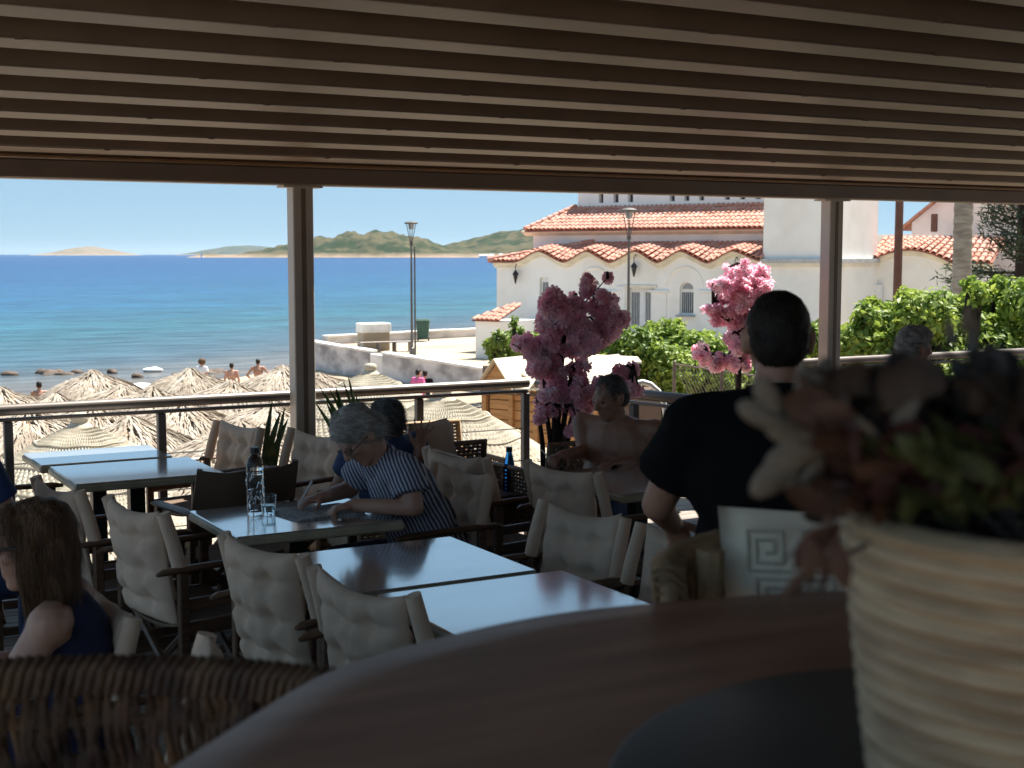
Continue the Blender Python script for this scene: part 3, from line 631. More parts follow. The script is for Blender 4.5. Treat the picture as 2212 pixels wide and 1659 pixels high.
def slope_sheet(front, back, s0, s1, N, name, mat=terra_dark, P=cw, drop=.03):
    mb = MB(); vs = []
    for i in range(N + 1):
        s = s0 + (s1 - s0) * i / N; fn, fz = front(s); bn, bz = back(s)
        vs += [P(s, fn, fz - .09), P(s, fn, fz - drop), P(s, bn, bz - drop)]
    mb.add(vs, [(i * 3 + j, i * 3 + 3 + j, i * 3 + 4 + j, i * 3 + 1 + j) for i in range(N) for j in range(2)])
    return mb.build(name, mat, church)
# lower roof
ZB = fac(1400, y3(470), 1.7)[1]; h0 = SX(z3(700))
lf = lambda s: (-.30, wav(s) + .22)
lb = lambda s: (-.30 + 2.0 * min(1, max(.02, (s + .25) / h0)), wav(s) + .22 + (ZB - wav(s) - .22) * min(1, max(.02, (s + .25) / h0)))
lr = slope_sheet(lf, lb, -.25, CL, 120, 'lower_roof')
tile_rows(lf, lb, -.25, CL, .235, lr, 170)
# hip end of lower roof
mb = MB(); mb.add([cw(-.3, -.3, ZV + .2), cw(h0, 1.7, ZB), cw(h0, 7, ZB), cw(-.3, 9, ZV + .2)], [(0, 1, 2, 3)]); mb.build('hip_roof', terracotta_s, church)
# upper band wall
u0 = SX(z3(412), 1.7); ZE = fac(1400, y3(385), 1.4)[1]
wall_holes('upper_wall', u0, CL, ZB - 1.0, ZE + .05, [], n0=1.7)
mb = MB(); mb.add([cw(u0, 1.7, ZB - 1), cw(u0, 9, ZB - 1), cw(u0, 9, ZE), cw(u0, 1.7, ZE)], [(0, 1, 2, 3)]); mb.build('upper_wall', plaster, church)
cornice(lambda s: ZE, u0 - .4, CL, 2, 1.7, [(0, -.16), (-.1, -.14), (-.3, -.02), (-.42, -.02), (-.42, .06), (-.2, .08)])
u1 = SX(z3(720), 3.6); ul = SX(z3(352), 1.25); ZT = fac(1400, y3(205), 3.6)[1]
uf = lambda s: (1.25, ZE + .1)
ub = lambda s: (1.25 + 2.35 * min(1, max(.02, (s - ul) / (u1 - ul))), ZE + .1 + (ZT - ZE - .1) * min(1, max(.02, (s - ul) / (u1 - ul))))
ur = slope_sheet(uf, ub, ul, CL, 60, 'upper_roof')
tile_rows(uf, ub, ul, CL, .235, ur, 120)
mb = MB(); mb.add([cw(ul, 1.25, ZE + .1), cw(u1, 3.6, ZT), cw(u1, 8, ZT), cw(ul, 9, ZE + .1)], [(0, 1, 2, 3)]); mb.build('hip_roof', terracotta_s, church)
# hip ridges
for a, b in ((cw(ul, 1.25, ZE + .14), cw(u1, 3.6, ZT + .06)), (cw(-.28, -.3, ZV + .26), cw(h0, 1.7, ZB + .06))):
    mb = MB(); K = 9
    for k in range(K): p, q = a.lerp(b, k / K), a.lerp(b, (k + 1.08) / K); mb.tube([p, q], [.14, .11], 8)
    mb.build('ridge_tiles', terracotta_s, church, smooth=50)
# clerestory with small windows
wins = [(882, 915), (987, 1025), (1092, 1130), (1392, 1430), (1497, 1535), (1602, 1640), (1787, 1826), (1896, 1938), (2006, 2048)]
zt = fac(z3(900), y3(116), 3.6)[1]; zb_ = fac(z3(900), y3(182), 3.6)[1]
hs_ = [(SX(z3(a), 3.6), SX(z3(b), 3.6), zb_, zt, False) for a, b in wins]
wall_holes('clerestory_wall', u1 + .1, CL + 2, ZT - .5, ZT + 1.35, hs_, n0=3.6, depth=.3)
mb = MB(); mb.add([cw(u1 + .1, 3.6, ZT - .5), cw(u1 + .1, 9, ZT - .5), cw(u1 + .1, 9, ZT + 1.35), cw(u1 + .1, 3.6, ZT + 1.35)], [(0, 1, 2, 3)])
mb.add([cw(u1, 3.5, ZT + 1.35), cw(CL + 2, 3.5, ZT + 1.35), cw(CL + 2, 9, ZT + 2.2), cw(u1, 9, ZT + 2.2)], [(0, 1, 2, 3)]); mb.build('clerestory_wall', plaster, church)
for h in hs_:
    mb = MB(); mb.add([cw(h[0], 3.85, h[2]), cw(h[1], 3.85, h[2]), cw(h[1], 3.85, h[3]), cw(h[0], 3.85, h[3])], [(0, 1, 2, 3)]); pn = mb.build('window', glassdk, church)
    mb = MB(); c = (h[0] + h[1]) / 2; mb.box(cw(c, 3.82, (h[2] + h[3]) / 2), (.03, .03, h[3] - h[2]), frame(ce, (0, 0, 1))); mb.build('frame', greypane, pn)
fcw = frame(ce, (0, 0, 1))
# lower windows: frame, slatted shutters, fanlight
for h in (holes[1], holes[4]):
    a, b, c, d, _ = h; r = (b - a) / 2; wn_ = MB(); m_ = (a + b) / 2; zc = d - r
    wn_.box(cw(m_, .16, (c + zc) / 2), (b - a, .05, zc - c), fcw)
    win = wn_.build('window', whitepaint, church)
    for k in range(6):
        s = a + (b - a) * (.14 + .144 * k); mb = MB(); mb.box(cw(s, .125, (c + zc) / 2 - .02), ((b - a) * .075, .03, (zc - c) * .82), fcw); mb.build('slot', glassdk, win)
    mb = MB(); mb.prism([cw(m_ - r * .86 * math.cos(math.pi * k / 10), .15, zc + .03 + r * .86 * math.sin(math.pi * k / 10)) for k in range(11)], cn * .03); mb.build('fanlight', greypane, win)
    mb = MB(); mb.tube([cw(m_ - r * .95 * math.cos(math.pi * k / 10), .13, zc + r * .95 * math.sin(math.pi * k / 10)) for k in range(11)], .045, 6); mb.build('frame', whitepaint, win)
    mb = MB(); mb.box(cw(m_, -.02, c - .04), (b - a + .2, .3, .07), fcw, bev=.01); mb.build('sill', greypane, win)
for n_i, (a, b, c, d, _) in enumerate((holes[2], holes[3], holes[0])):
    m_ = (a + b) / 2; W_ = b - a; mb = MB(); mb.box(cw(m_, .2, (c + d) / 2), (W_ - .02, .06, d - c), fcw, bev=.01)
    dr_ = mb.build('door', whitepaint, church)
    for k in range(5):
        s = a + W_ * (.2 + .15 * k); mb = MB(); mb.box(cw(s, .165, d - (d - c) * .32), (W_ * .075, .02, (d - c) * .5), fcw); mb.build('slot', glassdk, dr_)
    if n_i < 2:
        mb = MB(); zz = d - (d - c) * .78; mb.box(cw(m_, .16, zz), (.05, .02, .42), fcw); mb.box(cw(m_, .159, zz + .06), (.26, .02, .05), fcw); mb.build('cross', greypane, dr_)
a, d = holes[2][0], holes[2][3]; b = holes[3][1]
mb = MB(); mb.box(cw((holes[2][1] + holes[3][0]) / 2, .19, (QZ + .15 + d) / 2), (holes[3][0] - holes[2][1] + .04, .07, d - QZ - .15), fcw); mb.build('door_mullion', whitepaint, church)
mb = MB(); mb.box(cw((a + b) / 2, .02, d + .06), (b - a + .3, .2, .12), fcw, bev=.01); mb.build('door_frame', cream_trim, church)
mb = MB(); mb.box(cw(SX(z3(1050)), -.02, (QZ + d) / 2), (.42, .12, d - QZ + .12), fcw, bev=.01); mb.build('pilaster', plaster, church)
for x in (988, 1325, 1690):
    zz = fac(z3(x), y3(822))[1]; mb = MB(); mb.box(cw(SX(z3(x)), -.05, zz), (.95, .16, .09), fcw, bev=.015); mb.box(cw(SX(z3(x)), -.03, zz - 1.4), (.72, .08, 2.7), fcw, bev=.01); mb.build('pilaster', plaster, church)
for x, w_, y_ in ((1510, 130, 645), (855, 120, 650), (1870, 130, 650)):
    c = SX(z3(x)); r = abs(SX(z3(x + w_)) - c); zt_ = fac(z3(x), y3(y_))[1]
    mb = MB(); mb.tube([cw(c - r * math.cos(math.pi * k / 16), -.01, zt_ - r + r * math.sin(math.pi * k / 16)) for k in range(17)], .05, 6); mb.build('blind_arch', plaster, church)
# wall lanterns
for k, (x, y) in enumerate([(283, 718), (1140, 665), (1870, 685)]):
    s, z = fac(z3(x), y3(y), -.25); t = thing('wall_lantern', ['small black lantern hanging at the left end of the church wall', 'small black lantern hanging above the church door', 'small black lantern nearest the church tower'][k], 'lantern', cw(s, -.25, z), 'wall lanterns on the church')
    mb = MB(); mb.lathe([(.03, -.3), (.13, .1), (.17, .12), (.05, .28), (.02, .3)], cw(s, -.25, z), 6); mb.build('lantern_body', blackmetal, t)
    mb = MB(); mb.tube([cw(s, -.25, z + .28), cw(s, -.25, z + .5), cw(s, -.12, z + .62), cw(s, 0.02, z + .55)], .018, 5); mb.build('bracket', blackmetal, t)
    mb = MB(); mb.tube([cw(s, -.02, z + .5), cw(s, -.02, wav(s) - .1)], .012, 4); mb.build('cable', blackmetal, t)
# tower on its base
cT = fac(1800, 500)[0]; TW = cT - CL; ZL = fac(1720, 568)[1]; TD = 4.9
mb = MB(); mb.prism([cw(CL - .02, -.02, QZ), cw(cT + .1, -.12, QZ), cw(cT + .1, TD, QZ), cw(CL - .02, TD, QZ)], (0, 0, ZL - QZ)); mb.build('tower_base', plaster, church)
mb = MB()
mb.prism([cw(CL - .06, -.22, ZL), cw(cT + .22, -.24, ZL), cw(cT + .22, TD, ZL), cw(CL - .06, TD, ZL)], (0, 0, .16)); mb.build('tower_cornice', M('grey_ledge', (.5, .5, .5), .9, var=.2), church)
mb = MB(); mb.prism([cw(CL - .06, -.16, ZL - .16), cw(cT + .16, -.18, ZL - .16), cw(cT + .16, TD, ZL - .16), cw(CL - .06, TD, ZL - .16)], (0, 0, .157)); mb.build('tower_cornice', cream_trim, church)
mb = MB(); mb.prism([cw(CL, 0.02, ZL + .16), cw(cT, 0, ZL + .16), cw(cT, TD - .1, ZL + .16), cw(CL, TD - .1, ZL + .16)], (0, 0, 9)); mb.build('tower', plaster, church)
# east wing: base wall with small arched door, arched cornice, roof; gabled transept behind
z4 = lambda x: 2020 * .768 + x * .2986
y4 = lambda y: 384 + y * .2986
EN = TD - .2
def facE(x, y, n=EN): return fac(x, y, n)
e0 = facE(z4(880), 600)[0]; e1 = facE(z4(2000), 600)[0]
zc0 = facE(z4(1180), y4(640))[1]; zc1 = facE(z4(1390), y4(548))[1]
de0, de1 = facE(z4(968), 600)[0], facE(z4(1022), 600)[0]; dz1 = facE(z4(990), y4(785))[1]
ew = thing_e = church
wall_holes('east_wall', e0, e1, QZ, zc0, [(de0, de1, QZ + .2, dz1, True)], n0=EN)
cap_ = facE(z4(1390), 600)[0]; rr = facE(z4(1700), 600)[0] - cap_
def ewav(s):
    t = abs(s - cap_) / (rr); return zc0 + (zc1 - zc0) * (max(0, math.cos(min(t, 1) * math.pi / 2)) ** .9)
mb = MB(); N = 60
for i in range(N):
    a, b = e0 + (e1 - e0) * i / N, e0 + (e1 - e0) * (i + 1) / N
    mb.add([cw(a, EN, zc0), cw(b, EN, zc0), cw(b, EN, ewav(b) + .01), cw(a, EN, ewav(a) + .01)], [(0, 1, 2, 3)])
mb.build('east_wall', plaster, church)
cornice(ewav, e0, e1, 60, EN, [(0.0, -.10), (-.06, -.10), (-.07, -.02), (-.15, .02), (-.18, .14), (-.05, .18)])
ef = lambda s: (EN - .3, ewav(s) + .2); zr = facE(z4(1500), y4(430), EN + 1.8)[1]; ebk = lambda s: (EN + 1.8, max(zr, ewav(s) + .4))
er = slope_sheet(ef, ebk, e0 + 1.2, e1, 40, 'east_roof'); tile_rows(ef, ebk, e0 + 1.2, e1, .27, er, 10)
wall_holes('east_upper_wall', e0 + .8, e1, zr - .6, zr + .12, [], n0=EN + 1.8)
mb = MB(); mb.box(cw((de0 + de1) / 2, EN + .2, (QZ + dz1) / 2), (de1 - de0, .08, dz1 - QZ), fcw); mb.build('door', browndoor, church)
s_, z_ = facE(z4(1120), y4(830), EN - .25); ac = thing('air_conditioner', 'white air conditioner unit on the church wall by the brown door', 'air conditioner', cw(s_, EN - .25, z_ - .3))
mb = MB(); mb.box(cw(s_, EN - .25, z_), (.72, .34, .66), fcw, bev=.02); bd_ = mb.build('casing', whitepaint, ac)
mb = MB(); mb.lathe([(0, 0), (.2, 0), (.22, .02), (.2, .03), (0, .03)], cw(s_ - .12, EN - .45, z_), 16, frame((0, 0, 1), -cn)); mb.build('fan_grille', greypane, ac)
mb = MB(); mb.box(cw(s_, EN - .22, z_ - .36), (.66, .42, .05), fcw); mb.build('bracket', greypane, ac)
# gabled transept
gN = EN + 3.2; g0 = fac(z4(1400), 500, gN)[0]; g1 = fac(z4(2240), 500, gN)[0]; ge_z = fac(z4(1440), y4(322), gN)[1]; gm = (g0 + g1) / 2; gp = ge_z + (g1 - g0) * .40
mb = MB(); mb.prism([cw(g0, gN, QZ), cw(g1, gN, QZ), cw(g1, gN, ge_z), cw(gm, gN, gp), cw(g0, gN, ge_z)], cn * 6); mb.build('transept_wall', M('pink_lit_plaster', (.80, .70, .68), .9, var=.08, scale=1), church)  # pink light on the gable is put into the plaster colour
sw = fac(z4(1562), 500, gN)[0]; zz0 = fac(z4(1562), y4(390), gN)[1]; zz1 = fac(z4(1562), y4(262), gN)[1]
mb = MB(); mb.box(cw(sw, gN + .02, (zz0 + zz1) / 2), (.28, .12, zz1 - zz0), fcw, bev=.02); mb.build('window', browndoor, church)
for sg, (sa, sb_) in ((-1, (g0 - .5, gm)), (1, (g1 + .5, gm))):
    za = ge_z - .5 * (gp - ge_z) / (gm - g0); zb2 = gp + .12
    def GP(s, n, z, sa=sa, sb_=sb_): return cw(n, s, z)
    fr2 = lambda s, sa=sa, za=za: (sa, za + .14); bk2 = lambda s, sb_=sb_, zb2=zb2: (sb_, zb2)
    sh = slope_sheet(fr2, bk2, gN - .35, gN + 6, 8, 'transept_roof', P=GP); tile_rows(fr2, bk2, gN - .35, gN + 6, .3, sh, 0, P=GP)
# nave roof mass behind
ax0 = pd(1027, 700, 58.2); ax1 = pd(1078, 700, 58.0); annex = thing('annex', 'small white annex with a red tiled roof beside the church', 'outbuilding', (ax0.x, ax0.y, QZ))
zt_ = pd(1030, 694, 58).z; ed = (ax1 - ax0); ed.z = 0; ed = ce; L_ = 1.25
rf = lambda s, n, z: Vector((ax0.x + ce.x * s + cn.x * n, ax0.y + ce.y * s + cn.y * n, z))
mb = MB(); mb.prism([rf(0, 0, QZ), rf(L_, 0, QZ), rf(L_, 4.6, QZ), rf(0, 4.6, QZ)], (0, 0, zt_ - QZ)); mb.build('wall', plaster, annex)
mb = MB(); mb.prism([rf(-.12, -.12, zt_), rf(L_, -.12, zt_), rf(L_, 1.5, zt_ + .6), rf(.8, 1.5, zt_ + .6)], Vector((0, 0, .03))); rfo = mb.build('roof', terra_dark, annex)
tile_rows(lambda s: (-.15, zt_ + .05), lambda s: (-.15 + 1.6 * min(1, max(.05, (s + .2) / 1.0)), zt_ + .05 + .62 * min(1, max(.05, (s + .2) / 1.0))), -.12, L_, .24, rfo, 60, P=rf)

# ================================================================== umbrellas on the beach
def beach_h(x, y):
    d = -(wn.dot(Vector((x, y, 0)) - Vector((WA.x, WA.y, 0))))
    return max(min(SEA + (0.032 * d if d > 0 else 0.09 * d), -2.55), SEA - 4)
def thatch_proto(seed, Rr=1.72, H=.88, drop=.42):
    g = np.random.default_rng(seed); root = thing('thatched_umbrella', 'x', 'umbrella', (0, 0, 0))
    # straw: layered shaggy strands down the cone and a hanging skirt
    V = []; Fc = []
    def prof(r): # r 0..1 -> z below apex
        return -H * (r ** 1.12) - .03 * math.sin(r * 9)
    def strand(th, r0, ln, wdt, lift, hang):
        k = len(V); pts = []
        for j in range(4):
            r = r0 + ln * j / 3; rc = min(r, 1.0); x = rc * Rr; z = prof(rc)
            if r > 1: x += (r - 1) * Rr * .12; z -= (r - 1) * Rr * hang
            t2 = th + g.normal(0, .05) * j / 3; z += lift * (1 - abs(j - 1.5) / 1.5) + g.normal(0, .012)
            pts.append((x * math.cos(t2), x * math.sin(t2), z, t2))
        for j, (x, y, z, t2) in enumerate(pts):
            wd = wdt * (1, 1, .8, .25)[j]; V.append((x - math.sin(t2) * wd, y + math.cos(t2) * wd, z)); V.append((x + math.sin(t2) * wd, y - math.cos(t2) * wd, z + .004))
        for j in range(3): Fc.append((k + 2 * j, k + 2 * j + 1, k + 2 * j + 3, k + 2 * j + 2))
    for i in range(2600):
        r0 = math.sqrt(g.uniform(0, 1)) * .95; strand(g.uniform(0, 2 * math.pi), r0, g.uniform(.16, .34), g.uniform(.008, .024), g.uniform(.0, .055), 1.0)
    for i in range(1200):
        strand(g.uniform(0, 2 * math.pi), g.uniform(.82, .98), g.uniform(.22, .44), g.uniform(.008, .022), g.uniform(-.02, .04), .95)
    for i in range(60): strand(g.uniform(0, 2 * math.pi), 0.0, g.uniform(.12, .2), .02, .05, 1)
    npmesh('thatch', V, Fc, thatchm, root, kind='stuff')
    mb = MB(); N = 28; mb.lathe([(.01, -.05)] + [(Rr * r, prof(r) - .05) for r in (.3, .6, .85, 1.0)] + [(Rr * .98, prof(1) - .16), (Rr * .6, prof(.6) - .13), (.01, -.2)], (0, 0, 0), N); mb.build('frame', M('thatch_core', (.22, .15, .09), .95, var=.3, scale=6), root)
    mb = MB(); mb.tube([(0, 0, -.1), (0, 0, -2.6)], [.05, .065], 8); mb.build('pole', M('umbrella_pole', (.16, .10, .06), .8, var=.3), root)
    return root
def woven_proto(Rr=1.7, H=1.0, fringe=.42):
    root = thing('woven_umbrella', 'x', 'umbrella', (0, 0, 0)); V = []; Fc = []
    rows, cols = 24, 92
    def P(i, j, dz=0.0):
        r = .10 + .90 * i / rows; th = 2 * math.pi * j / cols; z = -H * (r ** 1.25) - .12 * max(0, r - .8) ** 1.0
        z += .022 * math.cos(th * 8) * r; rr = Rr * r
        return (rr * math.cos(th), rr * math.sin(th), z + dz)
    for i in range(rows):
        nc = cols
        for j in range(nc):
            o = .5 * (i % 2); a, b = j + o, j + o + 1
            hole = 0.30 if i > 1 else .12; m = (1 - hole) / 2
            if random.random() < .25: hole *= .6
            q = [P(i, a), P(i, b), P(i + 1, b), P(i + 1, a)]
            jx = random.uniform(-.06, .06)
            hq = [P(i + .34, a + .36 + jx, -.018), P(i + .34, b - .36 + jx, -.018), P(i + .78, b - .36 + jx, -.018), P(i + .78, a + .36 + jx, -.018)]
            mid = [P(i, a + .5, .016)]
            k = len(V); V.extend(q + hq); Fc.extend([(k, k + 1, k + 5, k + 4), (k + 1, k + 2, k + 6, k + 5), (k + 2, k + 3, k + 7, k + 6), (k + 3, k, k + 4, k + 7)])
    npmesh('woven_canopy', V, Fc, ropem, root, kind='stuff')
    mb = MB()
    for i in (6, 12, 18, 24): mb.tube([P(i, j, .005) for j in range(cols + 1)], .014, 5, caps=False)
    mb.build('hoop', ropem, root, smooth=60)
    V = []; Fc = []
    for j in range(260):
        th = 2 * math.pi * j / 260 + random.uniform(-.008, .008); x, y, z = P(rows, th / (2 * math.pi) * cols); k = len(V); w_ = .011; ln = fringe * random.uniform(.8, 1.1)
        for q in range(3):
            f = 1 + .03 * q + random.uniform(-.012, .012); V.append((x * f - math.sin(th) * w_, y * f + math.cos(th) * w_, z - ln * q / 2)); V.append((x * f + math.sin(th) * w_, y * f - math.cos(th) * w_, z - ln * q / 2))
        for q in range(2): Fc.append((k + 2 * q, k + 2 * q + 1, k + 2 * q + 3, k + 2 * q + 2))
    npmesh('fringe', V, Fc, M('fringe_straw', (.62, .46, .28), .85, (.48, .33, .19), scale=8, trans=.15), root, kind='stuff')
    mb = MB(); mb.lathe([(.02, .13), (.10, .11), (.12, .05), (.10, .0), (.14, -.03), (.2, -.10)], (0, 0, 0), 14); mb.build('topknot', ropem, root, smooth=60)
    mb = MB(); mb.tube([(0, 0, -.05), (0, 0, -2.9)], .04, 8); mb.build('pole', MATS['umbrella_pole'], root)
    mb = MB()
    for k in range(8):
        th = 2 * math.pi * k / 8; mb.tube([(0, 0, -.09)] + [(Rr * r * math.cos(th), Rr * r * math.sin(th), -H * r ** 1.25 - .05 - .12 * max(0, r - .8)) for r in (.3, .6, .99)], .014, 5)
    mb.build('ribs', MATS['umbrella_pole'], root)
    return root
tp = [thatch_proto(3), thatch_proto(8, 1.8, .80)]
used = set()
def place(proto, pos, label, group, s=1.0, rz=0.0, tilt=(0, 0)):
    o = proto if proto.name not in used else copy_tree(proto)
    used.add(proto.name); o.location = pos; o.scale = (s, s, s); o.rotation_euler = (tilt[0], tilt[1], rz); o['label'] = label; o['group'] = group; return o
TH = [ # apex px, depth, scale
 (200, 800, 37, 1.0, 'shaggy thatched umbrella nearest the water at the left'),
 (2, 838, 31, 1.0, 'thatched umbrella cut off by the left edge of the picture'),
 (410, 796, 38, .98, 'thatched umbrella below the woman in the white top'),
 (262, 832, 33, .95, 'thatched umbrella partly under the handrail at the left'),
 (610, 790, 37, 1.0, 'thatched umbrella touching the left side of the left roof post'),
 (330, 838, 30, .95, 'thatched umbrella just below the white parasol'),
 (500, 822, 33, 1.0, 'thatched umbrella below the bather in dark trunks'),
 (60, 882, 24, .95, 'thatched umbrella behind the leftmost railing post'),
 (280, 900, 23, .9, 'thatched umbrella left of the middle railing post'),
 (390, 866, 27, .95, 'thatched umbrella behind the middle railing post'),
 (520, 910, 22, .95, 'thatched umbrella behind the cream chair at the railing'),
 (440, 985, 17.5, .8, 'low thatched umbrella seen under the table ends'),
 (120, 850, 28.5, .95, 'thatched umbrella in front of the one nearest the water'),
 (200, 868, 25, .9, 'thatched umbrella just above the flat woven one'),
 (585, 868, 27, .9, 'thatched umbrella low beside the left roof post'),
 (690, 806, 41, .9, 'thatched umbrella just right of the left roof post'),
]
for k, (x, y, D, s, lb_) in enumerate(TH):
    p = pd(x, y, D); place(tp[k % 2], p, lb_, 'thatched umbrellas on the beach', s * 1.12, k * 1.3, (random.uniform(-.05, .05), random.uniform(-.05, .05)))
wp = woven_proto()
for k, (x, y, D, s, lb_) in enumerate([(800, 800, 24.5, 1.0, 'cream woven umbrella with a knob on top, in front of the quay wall'), (955, 852, 14.6, .92, 'large cream woven umbrella left of the wooden hut'), (172, 912, 18, 1.02, 'cream woven umbrella behind the empty tables at the left'), (215, 1010, 14.6, .85, 'cream woven umbrella below the railing, under the left tables')]):
    place(wp, pd(x, y, D), lb_, 'cream woven umbrellas', s, k * .7)
# white parasol
p = pd(305, 826, 44); t = thing('white_parasol', 'plain white parasol among the thatched umbrellas', 'parasol', (p.x, p.y, beach_h(p.x, p.y)))
mb = MB(); N = 8; pts = [(1.25 * math.cos(2 * math.pi * k / N), 1.25 * math.sin(2 * math.pi * k / N)) for k in range(N)]
vs = [p] + [p + Vector((a * .55, b * .55, -.12)) for a, b in pts] + [p + Vector((a, b, -.42)) for a, b in pts] + [p + Vector((a, b, -.58)) for a, b in pts]
fs = [(0, 1 + k, 1 + (k + 1) % N) for k in range(N)] + [(1 + k, 9 + k, 9 + (k + 1) % N, 1 + (k + 1) % N) for k in range(N)] + [(9 + k, 17 + k, 17 + (k + 1) % N, 9 + (k + 1) % N) for k in range(N)]
mb.add(vs, fs); mb.build('canopy', foamw, t); mb = MB(); mb.tube([p, (p.x, p.y, beach_h(p.x, p.y) - .1)], .025, 6); mb.build('pole', steel, t)
# sunbed under the thatch, by the post
p = pd(612, 935, 26); t = thing('sunbed', 'grey sunbed on the sand beside the left roof post', 'sunbed', (p.x, p.y, beach_h(p.x, p.y))); z0 = beach_h(p.x, p.y)
mb = MB(); mb.box((p.x, p.y, z0 + .36), (.65, 1.5, .08), Matrix.Rotation(.6, 3, 'Z'), bev=.02); mb.build('mattress', M('grey_blue_cloth', (.25, .32, .42), .9, var=.1), t)
for a, b in ((-.25, -.6), (.25, -.6), (-.25, .6), (.25, .6)):
    q = Matrix.Rotation(.6, 3, 'Z') @ Vector((a, b, 0)); mb = MB(); mb.box((p.x + q.x, p.y + q.y, z0 + .16), (.05, .05, .33)); mb.build('leg', whitepaint, t)

# ================================================================== terrace
TX0, TX1, TY1 = -3.2, 14.0, 8.62
mb = MB(); mb.box(((TX0 + TX1) / 2, 3.0, -.16), (TX1 - TX0, 11.3, .24)); fl = tag(mb.build('terrace_floor', M('slab', (.10, .085, .075), .9, var=.2)), None, None, kind='structure')
mbp = MB(); mbp.box((0, 0, 0), (TX1 - TX0 - .02, .136, .036), bev=.004)
bm_ = mbp.build('deck_board', deckm, fl); y = 2.1; first = True
while y < TY1 - .05:
    o = bm_ if first else bm_.copy()
    if not first: col.objects.link(o)
    o.location = ((TX0 + TX1) / 2, y, -.018); first = False; y += .145
mb = MB(); mb.box(((TX0 + TX1) / 2, 8.5, -1.8), (TX1 - TX0 - .1, .25, 3.05)); tag(mb.build('retaining_wall', whitewash), 'white retaining wall below the terrace edge', 'wall')
PZ = .7
mb = MB(); mb.box(((TX0 + TX1) / 2, -.3, PZ / 2 - .02), (TX1 - TX0, 4.7, PZ), bev=.01); tag(mb.build('raised_floor', deckm), None, None, kind='structure')
mb = MB(); mb.box((5.4, -26, -.2), (120, 46.0, .2)); tag(mb.build('street_ground', concrete), None, None, kind='structure')
mb = MB(); mb.box((7.6, -2.85, 2.1), (13.2, .25, 4.6)); tag(mb.build('cafe_wall', M('cafe_wall_paint', (.55, .46, .38), .85, var=.1)), 'brown back wall of the terrace', 'wall')
# ---- pergola
perg = thing('pergola', 'brown slatted terrace roof on metal posts', 'pergola', (3.15, 8.3, 0))
zr_ = lambda Y: 3.33 - .108 * Y
RX0, RX1 = -0.9, 14.4
def slat_mesh(Y):
    zz = zr_(Y); mb = MB(); h = .2
    sec = [(Y - .09, zz + h), (Y - .09, zz + .012), (Y - .082, zz + .002), (Y - .07, zz), (Y + .082, zz - .012), (Y + .09, zz - .004), (Y + .09, zz + h)]
    mb.prism([(RX0, a, b) for a, b in sec], (RX1 - RX0, 0, 0)); return mb
ys = []; Y = 7.93
while Y > -2.7: ys.append(Y); Y -= .449
for i, Y in enumerate(ys):
    s_o = slat_mesh(Y).build('slat', taupe, perg)
    if Y > 4:
        for X in np.arange(.55, 9.5, 1.3):
            xx = X + (.45 if i % 2 else 0); mb = MB(); mb.box((xx, Y - .085, zr_(Y) + .004), (.03, .016, .014)); mb.build('clip', taupe, s_o)
mb = MB(); zz = zr_(-2.8) + .21; z9 = zr_(8.2) + .21; mb.prism([(RX0, -2.8, zz), (RX0, 8.36, z9), (RX0, 8.36, z9 + .05), (RX0, -2.8, zz + .05)], (RX1 - RX0, 0, 0)); mb.build('roof_panel', roofcloth, perg)
mb = MB(); mb.box(((RX0 + RX1) / 2, 8.30, 2.385), (RX1 - RX0, .14, .11), bev=.008); mb.build('front_beam', taupe, perg)
mb = MB(); mb.box(((RX0 + RX1) / 2, 8.27, 2.452), (RX1 - RX0, .10, .022), bev=.006); mb.build('beam_trim', M('trim_bronze', (.33, .19, .10), .4, var=.1), perg)
mb = MB(); mb.box(((RX0 + RX1) / 2, 8.31, 2.545), (RX1 - RX0, .12, .16), bev=.008); mb.build('gutter', taupe, perg)
for X in (3.15, 7.57, 12.0, -.8):
    mb = MB(); mb.box((X, 8.31, 1.165), (.135, .115, 2.33), bev=.006); po = mb.build('post', taupe_l, perg)
    mb = MB(); mb.box((X, 8.31, 2.322), (.26, .13, .012)); mb.build('bracket', taupe_l, po)
    mb = MB(); mb.box((X - .0, 8.31 - .0585, 1.16), (.03, .004, 2.3)); mb.build('seam', taupe, po)
# side beams
for X in (RX0 + .06, RX1 - .06):
    mb = MB(); mb.prism([(X, -2.7, zr_(-2.7) - .05), (X, 8.36, 2.33), (X, 8.36, 2.65), (X, -2.7, zr_(-2.7) + .3)], (.12, 0, 0)); mb.build('side_beam', taupe, perg)
# ---- railings
def railing(label, a, b, posts, z=1.0, endpost=True):
    a = Vector(a); b = Vector(b); d = (b - a).normalized(); t = thing('railing', label, 'railing', (a.x, a.y, 0)); fr_ = frame(d, (0, 0, 1)); L_ = (b - a).length; c = (a + b) / 2
    mb = MB(); mb.tube([a + Vector((0, 0, z)) + d * (L_ * k / 6) for k in range(7)], .034, 12); mb.build('handrail', railm, t, smooth=50)
    mb = MB(); mb.box((c.x, c.y, z - .058), (L_, .032, .022), fr_, bev=.004); mb.build('under_rail', railm, t)
    for k in posts:
        p = a + d * k; mb = MB(); mb.box((p.x, p.y, (z - .07) / 2), (.05, .05, z - .07), fr_, bev=.004); mb.build('post', raild, t)
    for zc in (.22, .45, .68):
        mb = MB(); mb.tube([a + Vector((0, 0, zc)), b + Vector((0, 0, zc))], .004, 5); mb.build('cable', raild, t)
    return t
RY = 8.40
px = lambda x: pY(x, 860, RY).x
railing('long dark metal railing with thin cables along the beach side', (-3, RY, 0), (4.86, RY, 0), [px(15) + 3, px(347) + 3, px(905) + 3, 7.84, 1.6])
railing('short dark metal railing turning back beside the pink blossom tree', (4.90, 8.33, 0), (5.23, 6.6, 0), [.95, 1.7])
